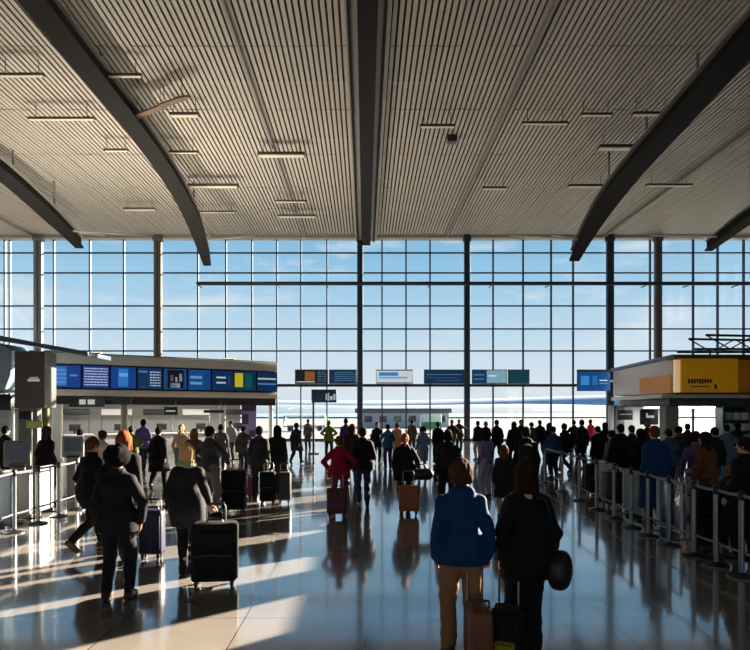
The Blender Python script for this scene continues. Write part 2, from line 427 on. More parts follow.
MB().box(-2.4, 2.4, -0.95, 0.95, 1.7, 1.8).box(-2.4, -2.3, -0.9, 0.9, 0.65, 1.7).box(2.3, 2.4, -0.9, 0.9, 0.65, 1.7).build('cover', paint((128, 158, 150)), t)
for sx in (-1.7, 1.7):
    for sy in (-0.8, 0.8): MB().bar((sx, sy-0.08, 0.28), (sx, sy+0.08, 0.28), 0.28, 14).build('wheel', hard((26, 26, 28), 0.8), t)

# ------------------------------------------------------------------ SCREENS
def screen(name, label, cat, M, w, h, base, rows, group=None, e=0.5, frame=(30, 34, 40), depth=0.12, blocks=()):
    """flat display; local x along width, z up, faces -y; origin bottom centre. rows: (x0,x1,z0,z1,rgb)"""
    t = thing(name, label, cat, (0,0,0), 0, group); t.matrix_world = M
    MB().box(-w/2, w/2, 0, depth, 0, h).build('frame', hard(frame), t, bevel=0.01)
    sc_ = MB().box(-w/2 + 0.03, w/2 - 0.03, -0.012, 0.0, 0.03, h - 0.03).build('screen', glow(base, e), t)
    bycol = {}
    for (x0, x1, z0, z1, rgb) in rows:
        bycol.setdefault(rgb, MB()).box(-w/2 + x0*w, -w/2 + x1*w, -0.018, -0.0125, z0*h, z1*h)
    for rgb, mb in bycol.items(): mb.build('screen_text', glow(rgb, e * 1.1), sc_)
    return t
def M_at(p, rz=0.0): return Matrix.Translation(p) @ Matrix.Rotation(rz, 4, 'Z')
LB, WH, MID = (92, 150, 214), (205, 220, 236), (24, 92, 170)
def text_rows(x0, x1, z0, z1, n, rgb, seed=1):
    r = random.Random(seed); out = []
    for i in range(n):
        z = z1 - (i + 0.5) * (z1 - z0) / n; x = x0
        while x < x1 - 0.02:
            l = r.uniform(0.03, 0.12); out.append((x, min(x + l, x1), z - 0.2*(z1-z0)/n, z + 0.2*(z1-z0)/n, rgb)); x += l + 0.02
    return out

# ------------------------------------------------------------------ LEFT CHECK-IN PAVILION
A2 = Vector((X(52, 25.0), 25.0)); B2 = Vector((X(276, 30.0), 30.0))
dv = (B2 - A2); LEN = dv.length; ang = math.atan2(dv.y, dv.x)
ML = Matrix.Translation((A2.x, A2.y, 0)) @ Matrix.Rotation(ang, 4, 'Z')   # local x along front, y to the back
pav = thing('check_in_canopy', 'long grey check-in canopy carrying the row of blue screens', 'canopy'); pav.matrix_world = ML
MB().box(-0.2, LEN, -0.05, 5.5, 4.3, 4.62).build('roof', paint((132, 134, 132)), pav, bevel=0.04)
MB().box(-0.2, LEN, -0.18, -0.05, 4.12, 4.55).build('fascia', paint((196, 194, 190)), pav, bevel=0.02)
MB().box(-0.2, LEN, -0.16, 0.25, 2.78, 3.05).build('lower_fascia', paint((206, 196, 186)), pav, bevel=0.02)
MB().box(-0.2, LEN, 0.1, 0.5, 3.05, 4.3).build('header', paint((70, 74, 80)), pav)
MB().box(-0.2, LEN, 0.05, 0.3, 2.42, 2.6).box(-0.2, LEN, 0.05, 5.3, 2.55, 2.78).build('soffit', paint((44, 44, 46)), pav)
for k, (px_, w_) in enumerate(((58, 0.42), (126, 0.3), (225, 0.3), (274, 0.22))):
    s0 = (px_ - 52) / 224.0
    # column local x where pixel px falls on the front line (perspective)
    xs = [l for l in np.linspace(0, LEN, 400)]
    best = min(xs, key=lambda l: abs(CX + F * (A2.x + dv.x/LEN*l) / (A2.y + dv.y/LEN*l) - px_))
    MB().lathe([(w_/2 + 0.05, 0), (w_/2 + 0.05, 0.12), (w_/2, 0.14), (w_/2, 2.6)], (best, 0.45, 0), 20).build('post', paint((222, 220, 216) if k != 1 else (150, 140, 132)), pav, smooth=True)
MB().box(0.1, LEN - 0.1, 5.2, 5.35, 0, 2.6).build('back_wall', paint((190, 188, 184)), pav)
strip = MB()
for k in range(5): strip.box(0.6 + k*1.95, 1.9 + k*1.95, 1.5, 1.75, 2.5, 2.55)
strip.build('fill_strips', glow((255, 246, 232), 10.0), pav)  # glowing strips added to brighten the space under the canopy
for k, xx in enumerate((2.4, 7.2)):
    l = bpy.data.lights.new('soffit_fill', 'AREA'); l.shape = 'RECTANGLE'; l.size = 3.5; l.size_y = 0.2; l.energy = 110; l.color = (1.0, 0.95, 0.88)  # area fill added under the soffit, no fixture of its own
    lo = bpy.data.objects.new('soffit_fill', l); C.objects.link(lo); lo.parent = pav; lo.location = (xx, 2.0, 2.48)
# screens
SW = LEN / 9.0
scr = [
 ('blue departures screen with a pale column at its left, nearest the grey tower sign', (16, 66, 152), [(0.05,0.48,0.1,0.9,(58,120,196))] + text_rows(0.08,0.45,0.15,0.85,4,(120,170,226),1) + [(0.6,0.85,0.5,0.58,LB)]),
 ('blue screen filled with rows of white flight lines', (14, 66, 160), text_rows(0.08,0.95,0.1,0.92,7,WH,3)),
 ('blue screen with a bright pale-blue block in its middle', (14, 72, 156), [(0.3,0.68,0.1,0.9,(44,132,212)), (0.34,0.66,0.55,0.7,(130,190,236))]),
 ('dark blue screen with a pale bar above and a narrow white list on its right', (8, 58, 110), [(0.05,0.4,0.76,0.84,(90,140,180)), (0.1,0.35,0.08,0.13,(60,80,140))] + text_rows(0.5,0.92,0.12,0.85,6,WH,5)),
 ('screen showing a black and white picture', (22, 84, 148), [(0.18,0.85,0.08,0.92,(10,10,14)), (0.3,0.7,0.1,0.32,WH), (0.3,0.42,0.4,0.7,WH), (0.5,0.58,0.36,0.6,WH), (0.66,0.78,0.4,0.75,WH)]),
 ('mid-blue screen with two long pale bars right of the black and white picture', (20, 86, 156), [(0.1,0.6,0.55,0.68,(110,170,220)), (0.1,0.6,0.28,0.4,(110,170,220)), (0.7,0.95,0.1,0.9,(10,72,146))]),
 ('dark blue screen with two short white rows left of the yellow panel screen', (8, 54, 104), [(0.2,0.62,0.6,0.68,WH), (0.2,0.62,0.35,0.43,WH), (0.72,0.8,0.3,0.7,(60,70,130))]),
 ('screen with a yellow panel and a green band near the far end of the row', (8, 56, 100), [(0.0,0.38,0.2,0.88,(214,200,44)), (0.48,0.8,0.15,0.85,(14,92,92))]),
 ('dark blue screen with white rows at the far end of the row', (8, 54, 98), [(0.05,0.92,0.6,0.68,WH), (0.05,0.92,0.35,0.42,LB)]),
]
for k, (lab, base, rows) in enumerate(scr):
    screen('departures_screen', lab, 'screen', ML @ Matrix.Translation((SW*(k + 0.5), -0.22, 3.1)), SW - 0.03, 0.98, base, rows, 'departure screens on the check-in canopy', 0.42, depth=0.3)

# desks under the canopy
desk_labels = ['grey check-in desk under the first three blue screens', 'grey check-in desk under the fourth blue screen', 'grey check-in desk under the black and white picture screen',
               'grey check-in desk under the mid-blue screen with long pale bars', 'grey check-in desk beneath the yellow screen panel']
for k in range(5):
    t = thing('check_in_desk', desk_labels[k], 'check-in desk', (0,0,0), 0, 'check-in desks under the canopy')
    t.matrix_world = ML @ Matrix.Translation((1.1 + k*1.98, 3.2, 0))
    MB().box(-0.75, 0.75, -0.3, 0.3, 0.0, 1.0).build('front_panel', paint((168, 166, 164)), t, bevel=0.02)
    MB().box(-0.82, 0.82, -0.42, 0.38, 1.0, 1.06).build('counter', paint((208, 206, 202), 0.35), t, bevel=0.015)
    MB().box(-0.25, 0.25, -0.05, 0.0, 1.2, 1.52).box(-0.04, 0.04, -0.03, 0.0, 1.06, 1.2).build('monitor', hard((30, 32, 36)), t, bevel=0.01)
    MB().box(-0.8, 0.8, 0.9, 1.0, 0.0, 0.1).bar((-0.7, 0.95, 0.05), (-0.7, 0.95, 2.2), 0.03).bar((0.7, 0.95, 0.05), (0.7, 0.95, 2.2), 0.03).build('sign_posts', steel(), t)
    MB().box(-0.72, 0.72, 0.9, 1.0, 1.95, 2.25).build('number_sign', glow((226, 226, 222) if k % 2 else (48, 50, 54), 0.25), t, bevel=0.01)
# hanging signs under the canopy
def hang_sign(px, py, Y, w, h, rgb, label, marks=(), name='hanging_sign', rods=None, group=None):
    p = at(px, py, Y)
    t = thing(name, label, 'sign', p, 0, group)
    MB().box(-w/2, w/2, -0.06, 0.06, -h/2, h/2).build('panel', hard(rgb), t, bevel=0.012)
    if marks:
        mb = MB()
        for (x0, x1, z0, z1) in marks: mb.box(-w/2 + x0*w, -w/2 + x1*w, -0.068, -0.06, -h/2 + z0*h, -h/2 + z1*h)
        mb.build('marks', glow((225, 225, 225), 0.3), t)
    if rods:
        for sx in (-0.35, 0.35): MB().bar((sx*w, 0, h/2), (sx*w, 0, rods - p.z), 0.015, 6).build('hanger_rod', steel(), t)
    return t
hang_sign(87, 402, 25.6, 1.5, 0.42, (46, 46, 48), 'dark hanging sign with two white marks behind the white canopy column', [(0.3,0.48,0.25,0.75),(0.54,0.74,0.25,0.75)], rods=2.75)
hang_sign(171, 411, 27.4, 0.62, 0.36, (26, 27, 30), 'small black hanging sign with a pale bar, behind the person in the long black coat', [(0.15,0.85,0.42,0.58)], rods=2.6)
hang_sign(214, 411.5, 28.4, 0.95, 0.14, (34, 35, 38), 'thin dark hanging sign left of the purple banner', rods=2.6)
hang_sign(113, 401, 26.0, 1.6, 0.3, (40, 42, 46), 'dark blank hanging sign right of the sign with two white marks', rods=2.75)
# purple banner
t = thing('banner_stand', 'lilac banner stand under the far end of the check-in canopy', 'banner', at(249, 413, 29.6).xy.to_3d())
MB().box(-0.36, 0.36, -0.02, 0.02, 0.35, 2.45).build('banner', paint((138, 128, 176)), t)
MB().box(-0.34, -0.02, -0.026, -0.02, 1.5, 2.0).box(0.0, 0.3, -0.026, -0.02, 0.9, 1.2).box(-0.36, 0.36, -0.026, -0.02, 2.15, 2.45).build('dark_patches', paint((52, 42, 88)), t)
MB().box(-0.4, 0.4, -0.15, 0.15, 0, 0.08).bar((0, 0.03, 0.05), (0, 0.03, 2.47), 0.02).build('stand', steel(), t)

# grey tower sign and nearer hood on the left
Yt = 20.4
t = thing('tower_sign', 'tall grey tower sign with a small white mark left of the blue screens', 'sign tower', (X(35, Yt), Yt, 0))
wt = 30*Yt/F
MB().box(-wt/2, wt/2, -0.35, 0.45, Z(408, Yt), Z(352, Yt)).build('head', paint((92, 91, 90), 0.6), t, bevel=0.04)
MB().box(-wt/2 + 0.1, wt/2 - 0.45, -0.3, 0.3, 0, Z(408, Yt)).build('pedestal', paint((126, 124, 122)), t, bevel=0.03)
MB().box(-wt/2 + 0.15, wt/2 - 0.5, -0.32, -0.3, 1.85, 2.12).build('dark_slot', hard((24, 24, 30)), t)
MB().box(-0.05, 0.35, -0.36, -0.35, Z(382, Yt), Z(379.5, Yt)).box(0.02, 0.3, -0.36, -0.35, Z(379, Yt), Z(377.8, Yt)).build('marks', glow((220, 220, 220), 0.3), t)
MB().bar((wt/2 - 0.2, 0.1, 0), (wt/2 - 0.2, 0.1, Z(408, Yt)), 0.12, 14).build('post', paint((112, 120, 62)), t)
MB().box(-0.1, 0.42, -0.34, -0.3, 1.55, 1.78).build('yellow_label', paint((206, 214, 120)), t)
Yh = 21.0
t = thing('kiosk_hood', 'curved blue-grey kiosk hood at the far left, partly out of view', 'kiosk', (X(0, Yh), Yh, 0))
x0, x1 = X(-70, Yh) - X(0, Yh), X(12, Yh) - X(0, Yh)
pr = [(x0, Z(396, Yh)), (x1 - 0.25, Z(390, Yh)), (x1 - 0.05, Z(375, Yh)), (x1, Z(350, Yh)), (X(0, Yh) - X(0, Yh), Z(343, Yh)), (x0, Z(330, Yh))]
MB().prism(pr, 0, 1.5).build('hood', paint((150, 172, 190), 0.4), t, bevel=0.08)
rf = MB()
rp = [(x0, Z(325, Yh)), (0, Z(335.5, Yh)), (X(45, Yh) - X(0, Yh), Z(344, Yh)), (X(92, Yh) - X(0, Yh), Z(352.5, Yh))]
rf.prism(rp + [(p[0], p[1] - 0.16) for p in rp[::-1]], -0.3, 1.6); rf.build('roof', paint((84, 104, 124), 0.4), t, bevel=0.02)
MB().box(x0, x1 - 0.1, 0.1, 1.5, Z(410, Yh), Z(394, Yh)).build('dark_fascia', hard((22, 22, 24)), t, bevel=0.02)
for xx in (x0 + 0.5, x0 + 1.5, x1 - 0.15): MB().bar((xx, 0.3, 0), (xx, 0.3, Z(408, Yh)), 0.07, 14).build('post', steel((190, 190, 192)), t)
MB().box(x0, x1 - 0.2, 1.4, 1.5, 0, Z(408, Yh)).build('back_panel', paint((176, 196, 190)), t)

# ------------------------------------------------------------------ SIGNS ON THE GLASS WALL TRANSOM
TZ = Z(385, YW) + 0.08
def wall_screen(px0, px1, label, base, rows, py_top=369.5, e=0.42):
    w = (px1 - px0) * 44.75 / F; h = Z(py_top, 44.75) - TZ
    return screen('flight_board', label, 'screen', M_at((X((px0+px1)/2, 44.75), 44.72, TZ)), w, h, base, rows, 'flight boards on the glass wall', e, depth=0.12)
wall_screen(295, 328, 'black flight board with an orange-brown patch on the glass wall', (20, 26, 34), [(0.3,0.6,0.2,0.85,(150, 92, 48)), (0.05,0.6,0.1,0.16,WH), (0.66,0.95,0.1,0.9,(24,52,78))] + text_rows(0.7,0.95,0.1,0.9,5,(120,150,170),9))
wall_screen(329, 357, 'dark blue flight board directly left of the central dark column', (14, 48, 82), text_rows(0.2,0.9,0.15,0.85,5,(80,130,170),11) + [(0.93,0.99,0.1,0.9,(60,130,120))])
wall_screen(376, 413, 'white flight board with a blue band on the glass wall', (206, 218, 228), [(0.08,0.6,0.55,0.8,(40,130,200)), (0.08,0.85,0.35,0.5,(120,170,214)), (0.02,0.98,0.05,0.1,(60,70,80)), (0.02,0.98,0.9,0.95,(60,70,80))], e=0.6)
wall_screen(424, 464, 'navy flight board with faint lines left of the dark column', (14, 50, 88), [(0.05,0.95,0.62,0.68,(70,120,160)), (0.05,0.8,0.4,0.45,(50,96,140)), (0.3,0.9,0.2,0.25,(50,96,140))])
wall_screen(472, 507, 'blue and pale-blue flight board right of the dark column', (18, 62, 108), [(0.42,0.98,0.06,0.94,(140,186,208)), (0.46,0.7,0.5,0.6,(200,220,230)), (0.05,0.35,0.6,0.66,LB), (0.05,0.35,0.3,0.36,LB)])
wall_screen(508, 529.5, 'plain dark teal flight board on the glass wall', (8, 66, 84), [])
# one on an arm by the right shop
Ys = 33.0
t = screen('flight_board', 'bright blue flight board on an arm beside the grey shop hood', 'screen', M_at((X(594, Ys), Ys, Z(391, Ys))), 33*Ys/F, 20*Ys/F, (14, 82, 152),
           [(0.1,0.35,0.3,0.75,(60,150,220)), (0.45,0.6,0.3,0.75,(40,120,190)), (0.66,0.9,0.5,0.56,WH), (0.66,0.9,0.35,0.4,LB)], None, 0.5)
MB().box(33*Ys/F/2 - 0.05, 33*Ys/F/2 + 0.55, 0.04, 0.1, 0.5, 0.6).build('arm', steel((110, 110, 112)), t)
MB().box(-33*Ys/F/2, 33*Ys/F/2, -0.03, 0.14, 20*Ys/F, 20*Ys/F + 0.08).build('top_cap', paint((92, 78, 70)), t)
# pole sign left of centre
Yp = 30.0
t = thing('pole_sign', 'small navy sign with white characters on a black pole left of centre', 'sign', (X(313.5, Yp), Yp, 0))
MB().lathe([(0.28, 0), (0.28, 0.04), (0.06, 0.07), (0.05, 3.0)], (0,0,0), 16).build('pole', hard((28, 28, 30)), t, smooth=True)
MB().box(-0.1, 1.15, -0.08, 0.08, Z(402.5, Yp), Z(389.5, Yp)).build('panel', glow((24, 54, 84), 0.15), t, bevel=0.02)
mk = MB()
for (a, b_, lo, hi) in ((0.62,0.68,394,400),(0.72,0.78,393,401),(0.82,0.96,396,400),(1.0,1.1,394,400)): mk.box(a, b_, -0.09, -0.08, Z(hi, Yp), Z(lo, Yp))
mk.build('marks', glow((200, 214, 224), 0.4), t)

# ------------------------------------------------------------------ RIGHT SHOP PAVILION
Y0, Y1 = 27.0, 32.5
xs0, xs1 = X(674, Y0), 27.0
hx = X(613, Y1)
def zf(py): return Z(py, Y0)
shop = thing('shop_pavilion', 'grey-roofed shop pavilion under the yellow sign box', 'shop', (0, 0, 0))
# hood: side face running from the front corner back to the tip
Vh = [(xs0, Y0+0.15, zf(393)), (xs1, Y0+0.15, zf(393)), (xs1, Y1, zf(393)), (hx, Y1, zf(393)),
      (xs0, Y0+0.15, zf(358)), (xs1, Y0+0.15, zf(358)), (xs1, Y1, zf(366)), (hx, Y1, Z(371.5, Y1))]
MB().add(Vh, [(0,3,2,1),(4,5,6,7),(0,1,5,4),(1,2,6,5),(2,3,7,6),(3,0,4,7)]).build('hood', paint((226, 224, 222), 0.5), shop, bevel=0.03)
Vr = [(xs0 - 0.1, Y0, zf(357.5)), (xs1, Y0, zf(357.5)), (xs1, Y1 + 0.1, zf(365)), (hx - 0.1, Y1 + 0.1, Z(371, Y1))]
MB().add(Vr + [(p[0], p[1], p[2] + 0.14) for p in Vr], [(0,3,2,1),(4,5,6,7),(0,1,5,4),(1,2,6,5),(2,3,7,6),(3,0,4,7)]).build('roof', paint((120, 140, 158), 0.4), shop, bevel=0.02)
MB().box(hx - 0.1, xs1, Y0 - 0.05, Y1, zf(398), zf(394)).build('white_rail', paint((214, 212, 204), 0.4), shop, bevel=0.01)
MB().box(hx + 0.3, xs1, Y0 + 0.1, Y1 - 0.1, zf(406), zf(398)).build('dark_fascia', hard((52, 52, 52)), shop, bevel=0.02)
for (px_, Yc, w_, col) in ((611, 31.8, 0.22, (200, 200, 202)), (669, 28.2, 0.62, (150, 150, 150)), (724, 27.6, 0.25, (40, 52, 48)), (750, 27.6, 0.3, (120, 120, 120)), (618, 31.9, 0.5, (128, 128, 128))):
    MB().box(X(px_, Yc) - w_/2, X(px_, Yc) + w_/2, Yc - w_/2, Yc + w_/2, 0, zf(404)).build('post', paint(col, 0.4), shop, bevel=0.03)
MB().box(hx + 0.3, X(664, 32.3), 32.2, 32.35, 0, zf(405)).build('back_wall', paint((204, 204, 202)), shop)
# slanted orange panel on the side face
def on_side(px_, lo, hi):
    # intersect the pixel column with the vertical side plane through (xs0,Y0+.15)-(hx,Y1)
    a = Vector((xs0, Y0 + 0.15)); b_ = Vector((hx, Y1)); k = (px_ - CX) / F
    tt = (k * a.y - a.x) / ((b_.x - a.x) - k * (b_.y - a.y)); p = a + (b_ - a) * tt
    return p, Z(lo, p.y), Z(hi, p.y)
pts = []
for px_, lo, hi in ((641, 392.5, 379), (672, 392.5, 374.5)):
    p, zl, zh = on_side(px_, lo, hi); pts.append((p, zl, zh))
(pa, zla, zha), (pb, zlb, zhb) = pts
nrm = Vector((-(pb.y - pa.y), pb.x - pa.x)).normalized()
if nrm.x > 0: nrm = -nrm
def q(p, z, d): return (p.x + nrm.x*d, p.y + nrm.y*d, z)
v = [q(pa, zla, 0.02), q(pb, zlb, 0.02), q(pb, zhb, 0.02), q(pa, zha, 0.02), q(pa, zla, 0.08), q(pb, zlb, 0.08), q(pb, zhb, 0.08), q(pa, zha, 0.08)]
o = MB().add(v, [(0,3,2,1),(4,5,6,7),(0,1,5,4),(1,2,6,5),(2,3,7,6),(3,0,4,7)]).build('side_panel', glow((168, 104, 34), 0.3), shop)  # emission put into the orange to brighten the panel
# yellow sign box
sg = thing('sign_box', 'big yellow illuminated sign box with dark lettering over the shop', 'sign', (0, 0, 0))
xa, xb = X(681, Y0 - 0.6), X(738, Y0 - 0.6)
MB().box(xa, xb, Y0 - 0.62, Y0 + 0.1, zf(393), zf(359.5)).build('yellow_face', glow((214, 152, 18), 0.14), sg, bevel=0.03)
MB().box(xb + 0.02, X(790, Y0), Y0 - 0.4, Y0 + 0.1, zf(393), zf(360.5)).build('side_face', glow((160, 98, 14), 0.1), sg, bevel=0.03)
MB().bar((xa - 0.14, Y0 - 0.5, zf(393)), (xa - 0.14, Y0 - 0.5, zf(361)), 0.13, 16).build('corner_tube', glow((236, 206, 160), 0.45), sg, smooth=True)
MB().box(xa - 0.35, X(790, Y0), Y0 - 0.7, Y0 + 0.15, zf(359.8), zf(356.6)).build('cornice', paint((92, 74, 50)), sg, bevel=0.02)
MB().box(xa - 0.3, X(790, Y0), Y0 - 0.66, Y0 + 0.1, zf(394.5), zf(393)).build('sill', paint((70, 40, 34)), sg)
Yf = Y0 - 0.62
lt = MB()
lx = X(688, Yf); lw = (X(712, Yf) - lx)
lettr = [(0,0.07,0,1),(0.0,0.16,0.42,0.58),(0.13,0.2,0,1),(0.24,0.31,0,0.9),(0.24,0.4,0.75,0.95),(0.36,0.42,0.2,0.95),(0.46,0.53,0,1),(0.46,0.62,0,0.2),(0.58,0.64,0,1),(0.68,0.75,0.1,1),(0.68,0.84,0.4,0.6),(0.8,0.86,0.1,1),(0.9,1.0,0.25,0.9)]
for a, b_, lo, hi in lettr: lt.box(lx + a*lw, lx + b_*lw, Yf - 0.03, Yf, Z(383.5, Yf) + lo*0.2, Z(383.5, Yf) + hi*0.2)
lt.box(lx + 0.1*lw, lx + 0.9*lw, Yf - 0.03, Yf, Z(387, Yf), Z(386, Yf))
lt.box(X(714.5, Yf), X(716.5, Yf), Yf - 0.03, Yf, Z(389, Yf), Z(384.5, Yf))
lt.build('lettering', hard((58, 26, 34)), sg)
sl_ = MB()
for k in range(4): sl_.box(hx + 1.2 + k*1.3, hx + 1.9 + k*1.3, Y0 + 1.2, Y1 - 1.0, zf(406) - 0.06, zf(406) - 0.01)
sl_.build('fill_strips', glow((246, 250, 246), 8.0), shop)  # glowing strips added to lighten the shop interior
l = bpy.data.lights.new('soffit_fill', 'AREA'); l.shape = 'RECTANGLE'; l.size = 5.0; l.size_y = 0.3; l.energy = 110; l.color = (0.95, 1.0, 0.97)  # area fill added under the shop hood
lo = bpy.data.objects.new('soffit_fill', l); C.objects.link(lo); lo.parent = shop; lo.location = (hx + 3.5, Y0 + 2.2, zf(406) - 0.08)
# truss over the sign
tr = thing('roof_truss', 'dark steel lattice truss above the yellow sign box', 'truss', (0, 0, 0))
Yr = 30.0; mb = MB(); xA, xB = X(694, Yr), X(800, Yr); zA, zB = Z(349, Yr), Z(335, Yr)
for dy in (0, 1.6):
    mb.bar((xA, Yr+dy, zA), (xB, Yr+dy, zA), 0.055, 8); mb.bar((xA + 0.6, Yr+dy, zB), (xB, Yr+dy, zB - 0.1), 0.06, 8)
    k = 0; x = xA + 0.6
    while x < xB - 1.8:
        mb.bar((x, Yr+dy, zB), (x + 1.2, Yr+dy, zA), 0.035, 6); mb.bar((x + 1.2, Yr+dy, zA), (x + 2.4, Yr+dy, zB - 0.03), 0.035, 6); x += 2.4
    for x in (xA + 0.8, xB - 0.4): mb.bar((x, Yr+dy, zA), (x, Yr+dy, zf(362)), 0.05, 8)
for x in np.arange(xA + 0.6, xB, 1.2): mb.bar((x, Yr, zA), (x, Yr + 1.6, zA), 0.03, 6)
mb.build('lattice', steel((60, 66, 74), 0.5), tr)
# under the hood
hang_sign(649, 417, 29.0, 0.85, 0.75, (28, 28, 30), 'black square sign hanging under the grey shop hood', [(0.3,0.75,0.45,0.6),(0.3,0.4,0.6,0.75)], rods=2.5)
hang_sign(625, 415, 30.5, 0.75, 0.5, (36, 37, 40), 'dark hanging sign nearest the chrome post of the shop hood', [(0.1,0.9,0.55,0.6)], rods=2.5)
t = thing('display_shelf', 'dark green shop shelf with stacked white goods at the right edge', 'shelf', (X(738, 27.4), 27.4, 0))
MB().box(-0.75, 0.9, -0.1, 0.5, 0, 0.1).box(-0.75, -0.65, -0.1, 0.5, 0, 2.55).box(0.8, 0.9, -0.1, 0.5, 0, 2.55).box(-0.75, 0.9, 0.45, 0.5, 0, 2.55).box(-0.75, 0.9, -0.15, 0.5, 2.3, 2.55).build('frame', paint((38, 58, 50)), t)
for z in (0.7, 1.2, 1.7): MB().box(-0.65, 0.8, -0.1, 0.45, z, z + 0.05).build('shelf', paint((110, 112, 110)), t)
for r_, z in enumerate((0.1, 0.75, 1.25, 1.75)):
    for c_ in range(4):
        o = MB().box(-0.15, 0.15, -0.12, 0.12, 0, 0.32).build('goods_box', paint((222, 224, 222) if (r_ + c_) % 3 else (150, 200, 176)), bevel=0.01)
        o.location = (t.location.x - 0.42 + c_*0.36, 27.4 + 0.12, z)
        tag(o, 'small carton on the dark green shop shelf', 'carton', 'cartons on the green shop shelf')
t = thing('shop_counter', 'low pale counter inside the shop under the hood', 'counter', (X(697, 31.5), 31.5, 0))
MB().box(-1.5, 1.5, -0.3, 0.3, 0, 0.95).build('front_panel', paint((190, 190, 188)), t, bevel=0.02)
MB().box(-1.6, 1.6, -0.4, 0.36, 0.95, 1.01).build('counter', paint((222, 222, 220)), t, bevel=0.01)
